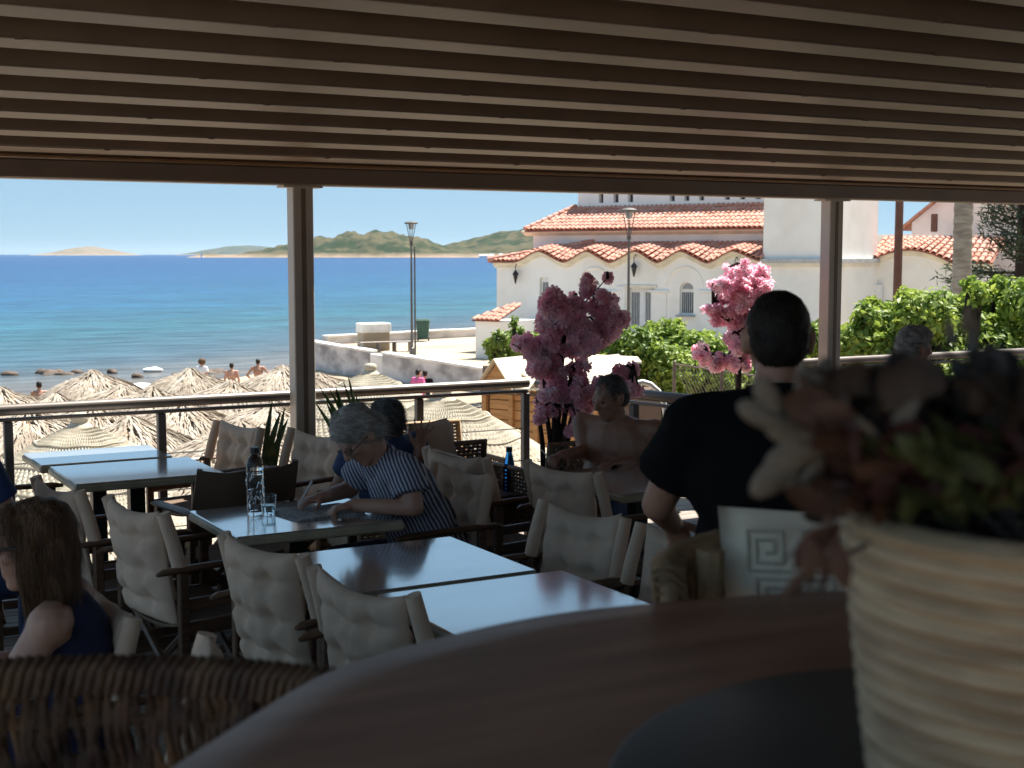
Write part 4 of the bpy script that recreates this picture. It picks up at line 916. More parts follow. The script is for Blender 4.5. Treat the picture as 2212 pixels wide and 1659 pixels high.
railing('metal railing in front of the bushes at the right', (7.6, 8.85, 0), (14, 8.85, 0), [.03, pY(1890, 790, 8.85).x - 7.6, pY(2110, 790, 8.85).x - 7.6, 4.4, 5.9])
# ---- lower tables
def table(label, x0, x1, y0, y1, rz=0):
    c = Vector(((x0 + x1) / 2, (y0 + y1) / 2, 0)); t = thing('cafe_table', label, 'table', c, 'marble topped terrace tables'); W_, D_ = x1 - x0, y1 - y0
    mb = MB(); mb.box(c + Vector((0, 0, .7455)), (W_ - .012, D_ - .012, .009), bev=.004); mb.build('table_top', marble, t)
    mb = MB(); mb.box(c + Vector((0, 0, .7225)), (W_, D_, .038), bev=.009); mb.build('table_edge', edgecream, t)
    mb = MB(); mb.box(c + Vector((0, 0, .37)), (.08, .08, .66), bev=.004); mb.build('pedestal', blackmetal, t)
    mb = MB(); mb.box(c + Vector((0, 0, .012)), (.42, .42, .02), bev=.004); mb.build('base', blackmetal, t)
    mb = MB(); mb.box(c + Vector((0, 0, .695)), (.4, .4, .012)); mb.build('top_plate', blackmetal, t)
    t.rotation_euler.z = rz
    return t
table('empty table nearest the railing, its far edge in the sun', 1.43, 2.17, 7.80, 8.34)
table('empty table in front of the sunlit table at the left', 1.46, 2.24, 7.06, 7.74)
table('table with water bottle where the old man writes', 1.75, 2.51, 5.40, 6.08)
table('empty table in the middle foreground', 1.78, 2.53, 4.29, 5.00)
table('empty table nearest the round table', 1.86, 2.61, 3.52, 4.255)
table('table at the right before the bare-chested man', 3.69, 4.41, 5.47, 6.25)
# ---- director chairs
def cushion_mesh(bulge=.048, sd=0.0):
    NU, NV = 22, 26; V = []; Fc = []
    tufts = [(-.42, .22), (.42, .22), (-.42, .52), (.42, .52), (-.42, .80), (.42, .80)]
    def surf(u, v, side):
        y = .222 * u * (1 - .05 * math.sin(math.pi * v)); z = .895 - .47 * v - (.024 + .012 * math.sin(sd)) * (1 - u * u) * (1 - v) ** 1.5 + .010 * u * math.sin(sd * 1.7) * (1 - v) + .003 * abs(u) ** 5 * (1 - v)
        x = -.262 + .075 * v - .03 * (1 - u * u) * (.5 + .5 * math.sin(math.pi * min(1, v * 1.1)))
        e = (max(0, 1 - abs(u) ** 4) ** .5) * (max(0, 1 - abs(2 * v - 1) ** 6) ** .5)
        th = bulge * (.15 + .85 * e) if e > 0 else .004
        for tu, tv_ in tufts: th -= bulge * .95 * math.exp(-(((u - tu) / .16) ** 2 + ((v - tv_) / .075) ** 2))
        th -= bulge * .18 * math.exp(-((u) / .05) ** 2) * e
        th -= bulge * .30 * (math.exp(-((abs(u) - .42) / .05) ** 2)) * e
        for tv_ in (.22, .52, .80): th -= bulge * .46 * math.exp(-((v - tv_) / .026) ** 2) * e
        th += .013 * noise.noise(Vector((u * 5 + sd, v * 8 + sd, side * 3 + 1))) * e
        return (x + side * max(th, .003), y, z)
    for side in (1, -1):
        for j in range(NV + 1):
            for i in range(NU + 1): V.append(surf(-1 + 2 * i / NU, j / NV, side))
    n1 = NU + 1; o = (NV + 1) * n1
    for j in range(NV):
        for i in range(NU):
            a = j * n1 + i; Fc.append((a, a + 1, a + n1 + 1, a + n1)); Fc.append((o + a, o + a + n1, o + a + n1 + 1, o + a + 1))
    for i in range(NU): Fc.append((i, o + i, o + i + 1, i + 1)); a = NV * n1 + i; Fc.append((a, a + 1, o + a + 1, o + a))
    for j in range(NV): a = j * n1; Fc.append((a, a + n1, o + a + n1, o + a)); a = j * n1 + NU; Fc.append((a, o + a, o + a + n1, a + n1))
    m = MB(); m.v = V; m.f = Fc; return m
def make_chair(cushion=True, sd=0.0):
    t = thing('director_chair', 'x', 'chair', (0, 0, 0))
    for s in (-1, 1):
        mb = MB(); mb.tube([(-.30, s * .275, .655), (-.27, s * .275, .662), (-.1, s * .275, .665), (.2, s * .275, .66), (.25, s * .275, .655)], [.012, .024, .027, .029, .018], 8, flat=.55); mb.build('armrest', wood, t, smooth=50)
        for x in (-.19, .19): mb = MB(); mb.box((x, s * .275, .35), (.042, .03, .61), bev=.005); mb.build('leg', wood, t)
        mb = MB(); mb.box((0, s * .275, .035), (.5, .04, .045), bev=.006); mb.build('runner', wood, t)
        for z, h in ((.42, .06), (.52, .045), (.22, .05)): mb = MB(); mb.box((0, s * .275, z), (.36, .02, h), bev=.004); mb.build('side_rail', wood, t)
        for x in (-.15, .15): mb = MB(); mb.tube([(x + s * .012, s * .25, .07), (x + s * .012, -s * .25, .43)], .016, 6); mb.build('cross_brace', wood, t)
        mb = MB(); mb.tube([(-.185, s * .262, .62), (-.215, s * .258, .75), (-.255, s * .252, .885)], .014, 8); mb.build('back_post', wood, t, smooth=50)
    mb = MB(); N = 8
    for sgn in (0, -.006):
        pass
    V = []; 
    for i in range(N + 1):
        u = -1 + 2 * i / N; z = .445 - .035 * (1 - u * u); V += [(-.2, .255 * u, z), (.2, .255 * u, z), (.2, .255 * u, z - .012), (-.2, .255 * u, z - .012)]
    mb.add(V, [(4 * i + j, 4 * i + 4 + j, 4 * i + 4 + (j + 1) % 4, 4 * i + (j + 1) % 4) for i in range(N) for j in range(4)]); mb.build('seat', canvas_b, t)
    if cushion:
        cushion_mesh(.048 + .006 * math.sin(sd * 2.3), sd).build('back_cushion', canvas, t, smooth=180)
        for s in (-1, 1): mb = MB(); mb.tube([(-.196, s * .262, .665), (-.215, s * .258, .75), (-.257, s * .252, .893)], [.024, .024, .022], 10, flat=1.25); mb.build('sleeve', canvas, t, smooth=50)
    else:
        V = []; Fc = []; N = 12; Kz = 4
        for side in (.004, -.004):
            for j in range(Kz + 1):
                for i in range(N + 1):
                    u = -1 + 2 * i / N; v = j / Kz; V.append((-.262 + .045 * v - .05 * (1 - u * u) + side, .268 * u, .885 - .2 * v - .03 * (1 - u * u) * (1 - v)))
        n1 = N + 1; o = n1 * (Kz + 1)
        for j in range(Kz):
            for i in range(N): a = j * n1 + i; Fc += [(a, a + 1, a + n1 + 1, a + n1), (o + a, o + a + n1, o + a + n1 + 1, o + a + 1)]
        m = MB(); m.v = V; m.f = Fc; m.build('back_canvas', canvas_b, t, smooth=180)
    return t
chA = make_chair(True); chB = make_chair(False); chV = [chA, make_chair(True, 3.7), make_chair(True, 8.2), make_chair(True, 12.9)]
def chair(bx, by, face, label, proto=chA):
    """bx,by: middle of the back; face: heading in degrees (0=+X)"""
    a = R(face); o = place(proto, (bx + .27 * math.cos(a), by + .27 * math.sin(a), 0), label, 'director chairs on the terrace', 1, a); return o
CH = [
 (2.62, 7.95, 192, 'cream cushioned chair at the right end of the tables by the railing', chA),
 (2.15, 6.40, 98, 'chair with a plain brown canvas back behind the water bottle', chB),
 (2.90, 7.38, 196, 'cream cushioned chair just right of the left roof post', chA),
 (1.20, 6.24, 10, 'cream cushioned chair behind the chair at the old man\'s table', chA),
 (1.37, 5.56, 11, 'cream cushioned chair on the left side of the old man\'s table', chA),
 (1.56, 4.57, 13, 'cream cushioned chair on the left side of the middle foreground table', chA),
 (1.65, 3.90, 14, 'cream cushioned chair at the left of the table nearest the round table', chA),
 (2.99, 5.76, 184, 'cream cushioned chair the old man sits on', chA),
 (3.17, 6.24, 10, 'cream cushioned chair left of the blue bottle', chA),
 (3.39, 5.56, 10, 'cream cushioned chair on the left side of the bare-chested man\'s table', chA),
 (2.93, 4.60, 188, 'cream cushioned chair on the right side of the middle foreground table', chA),
 (2.98, 3.99, 184, 'cream cushioned chair half hidden by the man in black', chA),
 (0.93, 4.06, 184, 'cream chair the woman in navy sits on', chA),
 (0.99, 3.30, 160, 'cream cushioned chair whose corner shows above the dark wicker chair', chA),
 (1.00, 7.38, 0, 'cream chair at the left end of the empty tables', chA),
 (0.42, 6.35, 20, 'chair under the person in blue at the left edge', chB),
]
for k, (bx, by, fc, lb_, pr) in enumerate(CH): chair(bx, by, fc, lb_, pr if pr is chB else chV[k % 4])
# ---- bottle, glass, newspaper
p = pz(552, 1103, .75); t = thing('water_bottle', 'clear patterned water bottle on the old man\'s table', 'bottle', p)
prof = [(0, .002), (.036, .002), (.039, .01)] + [(.038 + .0012 * math.sin(z * 300), z) for z in np.linspace(.02, .20, 30)] + [(.037, .215), (.03, .238), (.019, .252), (.016, .262), (.0165, .27), (0, .27)]
mb = MB(); mb.lathe(prof, p, 28); mb.build('bottle_glass', clear, t, smooth=60)
mb = MB(); mb.lathe([(0, .262), (.02, .262), (.02, .288), (0, .289)], p, 16); mb.build('cap', capdk, t, smooth=40)
mb = MB()
for k in range(26):
    th0 = random.uniform(0, 6.28); z0 = random.uniform(.03, .16); pts = []
    for q in range(7): th = th0 + .12 * q; zz = z0 + .012 * math.sin(q * 1.3 + k) + .004 * q; pts.append(p + Vector((.0405 * math.cos(th), .0405 * math.sin(th), zz)))
    mb.tube(pts, .0016, 5)
mb.build('raised_pattern', clear, t, smooth=60)
p = pz(580, 1112, .75); t = thing('drinking_glass', 'short clear glass of water beside the bottle', 'glass', p)
mb = MB(); mb.lathe([(0, .001), (.029, .001), (.036, .088), (.034, .088), (.028, .008), (0, .008)], p, 24); mb.build('tumbler', clear, t, smooth=40)
mb = MB(); mb.lathe([(0, .009), (.0275, .009), (.0305, .045), (0, .045)], p, 24); mb.build('water', clear, t, smooth=40)
t = thing('newspaper', 'folded newspaper under the old man\'s hands', 'newspaper', (2.2, 5.7, .75)); fr_ = Matrix.Rotation(.12, 3, 'Z')
for k in range(4): mb = MB(); mb.box((2.235 + .004 * k, 5.73, .7515 + .0028 * k), (.34, .25, .0024), Matrix.Rotation(.12 + .01 * k, 3, 'Z')); mb.build('sheet', paper, t)
# ---- blue bottle on low table, lounge rattan
p = pz(1100, 1060, .45); t = thing('low_table', 'low wooden coffee table under the blue bottle', 'table', (p.x, p.y, 0))
mb = MB(); mb.box((p.x + .1, p.y + .1, .435), (.5, .5, .03), bev=.005); mb.build('table_top', wood, t)
for a in (-.12, .32):
    for b in (-.12, .32): mb = MB(); mb.box((p.x + a, p.y + b, .21), (.04, .04, .42)); mb.build('leg', wood, t)
t = thing('blue_bottle', 'tall cobalt blue water bottle on the low table', 'bottle', p)
mb = MB(); mb.lathe([(0, .001), (.038, .001), (.041, .01), (.041, .1), (.038, .14), (.026, .2), (.018, .235), (.016, .25), (.0, .25)], p, 20); mb.build('bottle_glass', blueglass, t, smooth=50)
mb = MB(); mb.lathe([(0, .243), (.02, .243), (.02, .272), (0, .273)], p, 14); mb.build('cap', capdk, t, smooth=40)
def weave_mesh(W_, H_, nx, ny, amp, w_, h_):
    """woven panel in local (u,z), thickness along y"""
    mb = MB()
    for j in range(ny):
        z = H_ * (j + .5) / ny; V = []; Fc = []; N = nx * 2
        for i in range(N + 1):
            x = W_ * (i / N - .5); y = amp * (1 if (i // 1 + j) % 2 == 0 else -1) * (1 if i % 2 == 0 else .0)
            y = amp * math.cos(math.pi * (i + 2 * 0) / 2 + math.pi * (j % 2)) ; V += [(x, y + .004, z - h_ / 2), (x, y + .004, z + h_ / 2), (x, y - .004, z + h_ / 2), (x, y - .004, z - h_ / 2)]
        for i in range(N):
            for q in range(4): Fc.append((4 * i + q, 4 * i + 4 + q, 4 * i + 4 + (q + 1) % 4, 4 * i + (q + 1) % 4))
        mb.add(V, Fc)
    for i in range(nx): x = W_ * ((i + .5) / nx - .5); mb.box((x, 0, H_ / 2), (w_, .006, H_))
    return mb
def rattan_armchair(label, pos, face, mat, cush=True, sz=.62):
    """low square rattan armchair; face heading degrees (0=+X)"""
    t = thing('rattan_armchair', label, 'armchair', (0, 0, 0), 'rattan lounge chairs'); h = sz / 2
    def panel(name, W_, H_, c, rot):
        m = weave_mesh(W_, H_, int(W_ / .03), int(H_ / .022), .007, .012, .016); m.v = [tuple(Vector(c) + rot @ Vector(v)) for v in m.v]; o = m.build(name, mat, t, kind='stuff')
        mb = MB(); mb.tube([Vector(c) + rot @ Vector(v) for v in ((-W_ / 2, 0, 0), (-W_ / 2, 0, H_), (W_ / 2, 0, H_), (W_ / 2, 0, 0))], .02, 8); mb.build(name + '_frame', mat, t, smooth=60)
    rz = Matrix.Rotation
    panel('back', sz, .55, (-h, 0, .24), rz(math.pi / 2, 3, 'Z') @ rz(R(-8), 3, 'X'))
    panel('side', sz, .36, (0, h, .24), I3); panel('side', sz, .36, (0, -h, .24), I3)
    mb = MB(); mb.box((0, 0, .26), (sz - .04, sz - .04, .08), bev=.01); mb.build('seat', mat, t)
    if cush: mb = MB(); mb.box((.02, 0, .36), (sz - .08, sz - .08, .12), bev=.04); mb.build('seat_cushion', beigefab, t, smooth=50)
    for a in (-1, 1):
        for b in (-1, 1): mb = MB(); mb.tube([(a * (h - .03), b * (h - .03), .24), (a * (h - .03), b * (h - .03), 0)], .02, 8); mb.build('leg', mat, t)
    t.location = (pos[0], pos[1], 0); t.rotation_euler.z = R(face); OFF[t.name] = Vector(pos)
    return t
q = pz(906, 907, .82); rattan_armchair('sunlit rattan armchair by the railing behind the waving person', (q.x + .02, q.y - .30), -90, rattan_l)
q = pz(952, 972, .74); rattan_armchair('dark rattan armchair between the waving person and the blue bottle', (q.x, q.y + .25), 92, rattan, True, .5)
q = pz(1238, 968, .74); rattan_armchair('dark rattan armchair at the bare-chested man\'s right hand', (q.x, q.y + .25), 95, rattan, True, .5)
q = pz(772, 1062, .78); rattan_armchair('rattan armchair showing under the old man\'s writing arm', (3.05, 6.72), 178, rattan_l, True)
# cushion on the sunlit armchair
def pillow(name, label, c, W_, H_, T_, rot, mat, cat='cushion', parent=None):
    N = 18; V = []; Fc = []
    for sd_ in (1, -1):
        for j in range(N + 1):
            for i in range(N + 1):
                u, v = -1 + 2 * i / N, -1 + 2 * j / N; e = max(0, (1 - u ** 4) * (1 - v ** 4)) ** .45; pin = 1 - .07 * (1 - abs(u)) * abs(v) ** 3; pin2 = 1 - .07 * (1 - abs(v)) * abs(u) ** 3
                V.append(Vector(c) + rot @ Vector((u * W_ / 2 * pin2, sd_ * (T_ / 2 * e + .002) + .004 * noise.noise(Vector((u * 3, v * 3, sd_ * 2.)))*e, v * H_ / 2 * pin)))
    n1 = N + 1; o = n1 * n1
    for j in range(N):
        for i in range(N): a = j * n1 + i; Fc += [(a, a + 1, a + n1 + 1, a + n1)[::-1], (o + a, o + a + n1, o + a + n1 + 1, o + a + 1)[::-1]]
    for i in range(N):
        a = N * n1 + i; Fc += [(i, o + i, o + i + 1, i + 1), (a, a + 1, o + a + 1, o + a), (i * n1, (i + 1) * n1, o + (i + 1) * n1, o + i * n1), (i * n1 + N, o + i * n1 + N, o + (i + 1) * n1 + N, (i + 1) * n1 + N)]
    m = MB(); m.v = [tuple(p) for p in V]; m.f = Fc; ob = m.build(name, mat, parent, smooth=180)
    if label: tag(ob, label, cat)
    return ob
q = pd(936, 970, 8.05); pillow('cushion', 'pale beige cushion in the sun behind the raised hand', q, .36, .34, .14, Matrix.Rotation(R(25), 3, 'Z') @ Matrix.Rotation(R(-14), 3, 'X'), beigefab)

# ---- pink blossom trees
def blossom(label, base, clusters, stems, nfl, seed, petal_m=petal, scale=.034):
    g = np.random.default_rng(seed); t = thing('blossom_tree', label, 'tree', base, 'artificial pink blossom trees'); b = Vector(base)
    mb = MB(); mb.lathe([(0, 0), (.16, 0), (.2, .34), (.18, .34), (.16, .28), (0, .28)], b, 20); mb.build('pot', blackmetal, t, smooth=40)
    mb = MB()
    for pts, r in stems: mb.tube([Vector(p) for p in pts], [r * (1 - .55 * k / (len(pts) - 1)) for k in range(len(pts))], 7)
    mb.build('trunk', barkdk, t, smooth=60)
    # twigs from trunk toward clusters
    mb = MB()
    for c, r in clusters:
        c = Vector(c)
        best = min((Vector(p) for pts, _ in stems for p in pts[1:]), key=lambda q: (q - c).length)
        mid = best.lerp(c, .5) + Vector((0, 0, .03)); mb.tube([best, mid, c], [.012, .008, .004], 5)
        for k in range(4):
            d = Vector(g.normal(0, 1, 3)); d.normalize(); d.z = abs(d.z) * .8; mb.tube([c, c + d * r * 1.25], [.004, .002], 4)
    mb.build('branches', barkdk, t, kind='stuff')
    # flowers: five petals each
    ar = np.array([r[0] * r[1] if hasattr(r, '__len__') else r * r for _, r in clusters]); ar = ar / ar.sum(); V = []; Fc = []
    for i in range(nfl):
        k = g.choice(len(clusters), p=ar); c, r = clusters[k]; d = g.normal(0, 1, 3); d /= np.linalg.norm(d)
        p = Vector(c) + Vector(d) * (r * (1.12 - abs(g.normal(0, .38)))); nrm = (Vector(d) + Vector(g.normal(0, .5, 3))).normalized(); rt = rotm(nrm); s = scale * g.uniform(.7, 1.25); a0 = g.uniform(0, 6.28); kk = len(V); V.append(p)
        for q in range(5):
            a = a0 + q * 2 * math.pi / 5; dd = [(.25, -.35), (1.0, -.42), (1.12, 0.0), (1.0, .42), (.25, .35)]
            b0 = len(V)
            for rr, aa in dd[1:4]: V.append(p + rt @ Vector((s * rr * math.cos(a + aa), s * rr * math.sin(a + aa), s * .45)))
            Fc += [(kk, b0, b0 + 1), (kk, b0 + 1, b0 + 2)]
    npmesh('blossoms', [tuple(v) for v in V], Fc, petal_m, t, kind='stuff')
    return t
def cl(pts, D, jit=.25, seed=0):
    g = random.Random(seed); out = []
    for x, y, r in pts:
        p = pd(x, y, D + g.uniform(-jit, jit)); out.append((p, r * .58 * D / FPX))
        for k in range(3): p = pd(x + g.uniform(-1, 1) * r * .8, y + g.uniform(-1, 1) * r * .8, D + g.uniform(-jit, jit)); out.append((p, r * g.uniform(.22, .42) * D / FPX))
    return out
D1 = 8.5; b1 = pd(1205, 960, D1); b1.z = 0
P1 = [(1195, 640, 24), (1185, 665, 26), (1215, 680, 30), (1180, 700, 30), (1240, 690, 30), (1265, 625, 16), (1268, 605, 12), (1300, 640, 16), (1290, 670, 20), (1320, 655, 15), (1310, 690, 30), (1340, 690, 22), (1312, 601, 7), (1245, 655, 18),
      (1220, 715, 32), (1265, 715, 32), (1300, 720, 30), (1250, 735, 28), (1190, 735, 26), (1130, 745, 18), (1150, 760, 24), (1115, 742, 10), (1175, 770, 30), (1205, 760, 22), (1195, 800, 32), (1165, 795, 22), (1210, 835, 28), (1185, 830, 22), (1255, 760, 18), (1285, 745, 26), (1325, 715, 20),
      (1250, 815, 22), (1245, 840, 26), (1275, 850, 24), (1230, 870, 24), (1265, 880, 22), (1290, 830, 14), (1180, 860, 18), (1200, 890, 16), (1168, 890, 12), (1245, 905, 14), (1340, 800, 16), (1365, 797, 12), (1355, 840, 20), (1372, 845, 14), (1256, 785, 10), (1165, 905, 8), (1235, 930, 12), (1262, 790, 12)]
st1 = [([pd(1200, 1040, D1), pd(1200, 960, D1), pd(1203, 880, D1), pd(1208, 820, D1), pd(1213, 770, D1), pd(1218, 720, D1), pd(1230, 660, D1)], .034),
       ([pd(1175, 1040, D1), pd(1172, 960, D1), pd(1165, 900, D1), pd(1160, 860, D1)], .02), ([pd(1190, 1040, D1), pd(1190, 960, D1), pd(1182, 900, D1), pd(1178, 850, D1), pd(1172, 800, D1)], .02),
       ([pd(1220, 1040, D1 + .1), pd(1222, 960, D1 + .1), pd(1240, 890, D1 + .1), pd(1262, 840, D1)], .03), ([pd(1212, 1040, D1), pd(1212, 950, D1), pd(1225, 870, D1), pd(1235, 800, D1)], .024),
       ([pd(1218, 770, D1), pd(1250, 740, D1), pd(1290, 700, D1), pd(1330, 690, D1)], .014), ([pd(1222, 700, D1), pd(1250, 650, D1), pd(1266, 610, D1)], .01), ([pd(1240, 680, D1), pd(1285, 630, D1), pd(1312, 600, D1)], .006), ([pd(1262, 840, D1), pd(1310, 820, D1), pd(1368, 798, D1)], .01)]
blossom('full pink blossom tree in front of the wooden hut', b1, cl(P1, D1, .22, 1), st1, 5200, 5, scale=.028)
D2 = 11.0; b2 = pd(1594, 960, D2); b2.z = 0
mb = MB(); mb.box((b2.x, 8.95, -.2), (.9, .66, .36), bev=.01); tag(mb.build('planter_ledge', concrete), 'concrete ledge carrying the sunlit blossom tree', 'ledge')
P2 = [(1605, 575, 10), (1572, 580, 8), (1590, 595, 22), (1620, 590, 24), (1645, 590, 16), (1600, 620, 28), (1635, 615, 28), (1655, 610, 16), (1560, 615, 16), (1545, 615, 10), (1580, 640, 26), (1620, 645, 26), (1650, 640, 18), (1565, 645, 14), (1545, 672, 20), (1530, 668, 10), (1560, 690, 18), (1590, 670, 26), (1610, 690, 26), (1590, 710, 24), (1545, 695, 10), (1590, 740, 24), (1605, 760, 24), (1580, 780, 20), (1545, 790, 16), (1515, 760, 16), (1508, 755, 10), (1530, 778, 14), (1560, 785, 16), (1605, 785, 20), (1580, 730, 16), (1640, 680, 26)]
st2 = [([pd(1592, 960, D2), pd(1594, 880, D2), pd(1596, 800, D2), pd(1600, 720, D2), pd(1606, 640, D2), pd(1612, 575, D2)], .03), ([pd(1596, 800, D2), pd(1570, 770, D2), pd(1530, 765, D2)], .012), ([pd(1600, 720, D2), pd(1570, 690, D2), pd(1540, 675, D2)], .01), ([pd(1602, 690, D2), pd(1630, 640, D2), pd(1650, 600, D2)], .01)]
blossom('pink blossom tree behind the head of the man in black', b2, cl(P2, D2, .2, 2), st2, 3200, 6, scale=.03)
# ---- snake plants
def snake_plant(label, base, lv):
    t = thing('snake_plant', label, 'plant', base); b = Vector(base)
    mb = MB(); mb.lathe([(0, 0), (.17, 0), (.2, .5), (.18, .5), (.17, .44), (0, .44)], b, 18); mb.build('pot', blackmetal, t, smooth=40)
    for tip, wd in lv:
        tip = Vector(tip); root_ = b + Vector((random.uniform(-.1, .1), random.uniform(-.1, .1), .44)); V = []; Fc = []; N = 8; sd_ = Vector((CY, -SY, 0)) * 1.0 + Vector((random.uniform(-.5, .5), random.uniform(-.5, .5), 0)); sd_.normalize()
        for i in range(N + 1):
            u = i / N; p = root_.lerp(tip, u) + Vector((0, 0, .12 * u * (1 - u))); w_ = wd * (.55 + .9 * u - 1.42 * u ** 3) ; w_ = max(w_, .002); bow = Vector((SY, CY, 0)) * (wd * .35)
            V += [p - sd_ * w_, p + bow, p + sd_ * w_, p + bow * 1.3]
        for i in range(N):
            for q in range(4): Fc.append((4 * i + q, 4 * i + 4 + q, 4 * i + 4 + (q + 1) % 4, 4 * i + (q + 1) % 4))
        m = MB(); m.v = [tuple(v) for v in V]; m.f = Fc; m.build('leaf', snake, t, smooth=60)
DS = 8.75
snake_plant('snake plant with striped leaves right of the left roof post', (3.47, 8.05, 0), [(pd(x, y, DS), w_) for x, y, w_ in [(752, 812, .03), (768, 850, .018), (712, 840, .03), (690, 835, .028), (735, 880, .022), (705, 870, .032), (725, 835, .03), (680, 868, .026), (742, 825, .02)]])
snake_plant('small snake plant with yellow leaves left of the left roof post', (2.86, 8.06, 0), [(pd(x, y, 8.5), w_) for x, y, w_ in [(588, 866, .022), (606, 890, .026), (622, 905, .026), (615, 880, .02)]])

# ================================================================== vegetation and hut beyond the terrace
def bush(label, blobs, n, size, mats, seed, name='bush', sticks=True, aspect=.6):
    """blobs in world; leaves spread through the volume, darker gaps come from the volume itself"""
    cx = np.mean([list(b[0]) for b in blobs], axis=0); t = thing(name, label, 'bush', (cx[0], cx[1], QZ))
    mb = MB()
    for k, (c, r) in enumerate(blobs):
        c = Vector(c); mb.tube([(c.x * .3 + cx[0] * .7, c.y * .3 + cx[1] * .7, QZ), (c.x * .7 + cx[0] * .3, c.y * .7 + cx[1] * .3, (QZ + c.z) / 2), c], [.05, .035, .012], 5)
    mb.build('stems', barkdk, t)
    for i, (m, fr_) in enumerate(mats):
        p, nn = blobs_points(blobs, int(n * fr_)); nn = nn + np.array([0, 0, .35]); p = p + rng.normal(0, size * .35, p.shape)
        v, f = leaves(p, nn, size, .55, .2, aspect); npmesh('foliage', v, f, m, t, kind='stuff')
    return t
def mk_blobs(pts, D, dj, seed):
    g = random.Random(seed); out = []
    for x, y, r in pts:
        d = D + g.uniform(-dj, dj); c = pd(x, y, d); rr = r * D / FPX; out.append((c, (rr, rr * 1.1, rr * .9)))
        for k in range(5):
            a = g.uniform(0, 6.28); q = g.uniform(.5, .95); cc = c + Vector((CY, -SY, 0)) * (math.cos(a) * rr * q) + Vector((0, 0, math.sin(a) * rr * q)) + Vector((SY, CY, 0)) * g.uniform(-.5, .2) * rr; r2 = rr * g.uniform(.3, .5); out.append((cc, (r2, r2, r2)))
    return out
# middle bush behind the stairs
bush('leafy green bush in front of the church door', mk_blobs([(1330, 760, 42), (1370, 750, 45), (1420, 745, 45), (1470, 750, 42), (1520, 760, 42), (1390, 800, 55), (1460, 800, 55), (1530, 800, 50), (1350, 810, 45), (1580, 770, 40), (1310, 800, 35), (1440, 850, 55), (1370, 850, 50), (1500, 850, 50), (1560, 840, 50), (1330, 890, 60), (1420, 900, 65), (1510, 900, 65), (1590, 890, 60), (1640, 830, 50), (1660, 900, 60), (1280, 860, 45)], 26, 1.0, 3), 34000, .125, [(leaf, .6), (leaf_y, .4)], 1)
bush('thin sprays of young leaves above the middle bush', mk_blobs([(1462, 715, 7), (1466, 700, 7), (1408, 730, 8), (1412, 715, 6), (1585, 735, 8), (1530, 725, 7), (1590, 720, 6), (1640, 735, 12)], 27, .4, 4), 1500, .10, [(leaf_y, 1)], 2)
# big right bush
bush('big bright bush behind the railing at the right', mk_blobs([(1760, 730, 30), (1850, 745, 50), (1890, 720, 50), (1940, 700, 55), (1990, 690, 55), (2050, 695, 60), (2110, 690, 60), (2170, 680, 60), (2230, 670, 70), (1830, 790, 50), (1900, 780, 60), (1980, 770, 65), (2060, 770, 65), (2140, 770, 70), (2220, 770, 75), (1780, 790, 40), (2140, 650, 30), (2190, 640, 36), (2120, 635, 18), (1870, 690, 24), (2010, 655, 16), (1975, 650, 18), (1960, 840, 70), (1860, 850, 60), (2080, 850, 80), (1800, 880, 70), (1900, 900, 80), (2020, 910, 90), (2140, 900, 90), (2240, 880, 90), (1850, 960, 80), (2000, 990, 90), (2150, 990, 90)], 21, 1.2, 5), 60000, .125, [(leaf, .45), (leaf_y, .55)], 3)
bush('upright young shoots on top of the right bush', mk_blobs([(1885, 655, 8), (1895, 668, 9), (1960, 650, 8), (1950, 640, 6), (2030, 660, 8), (2105, 625, 9), (2095, 615, 6), (2155, 615, 9)], 21, .4, 6), 1600, .11, [(leaf_y, 1)], 4)
# shrubs by the annex
bush('straggly shrub in front of the white annex', mk_blobs([(1060, 745, 14), (1080, 735, 16), (1100, 730, 14), (1075, 760, 18), (1110, 755, 18), (1130, 740, 14), (1150, 740, 18), (1095, 775, 18), (1180, 735, 22), (1240, 735, 30), (1290, 740, 26)], 46, 1.0, 7), 7000, .16, [(leaf, .8), (leaf_y, .2)], 5, 'shrub')
bush('slender spiky shrub tip against the church wall', mk_blobs([(1111, 690, 4), (1111, 702, 5), (1112, 715, 6), (1126, 715, 4), (1126, 725, 5), (1112, 728, 7)], 46, .3, 8), 700, .13, [(leaf, 1)], 6, 'shrub')
# palm trunk
p = pd(2076, 640, 30); D = 30; t = thing('palm_tree', 'thick pale palm trunk at the right', 'tree', (p.x, p.y, QZ))
mb = MB(); prof = []
for k in range(60): z = QZ + k * .13; prof.append((.19 + .03 * math.exp(-(z - QZ)) + (.018 if k % 2 else 0), z))
mb.lathe(prof, (p.x, p.y, 0), 16); mb.build('trunk', bark, t, smooth=30)
V = []; Fc = []; top = Vector((p.x, p.y, prof[-1][1]))
for k in range(22):
    a = k * 2.4; el = random.uniform(.1, 1.1); d = Vector((math.cos(a) * math.cos(el), math.sin(a) * math.cos(el), math.sin(el)))
    prev = None
    for i in range(14):
        u = i / 13; q = top + d * (2.6 * u) + Vector((0, 0, -1.6 * u * u)); tang = (d + Vector((0, 0, -1.2 * u))).normalized(); sd_ = tang.cross(Vector((0, 0, 1))).normalized()
        for s in (-1, 1):
            kk = len(V); e = q + sd_ * s * .55 * math.sin(math.pi * min(1, u + .15)) + tang * .25 + Vector((0, 0, -.15)); V += [q, q + tang * .05, e]; Fc.append((kk, kk + 1, kk + 2))
npmesh('crown', [tuple(v) for v in V], Fc, leaf, t, kind='stuff')
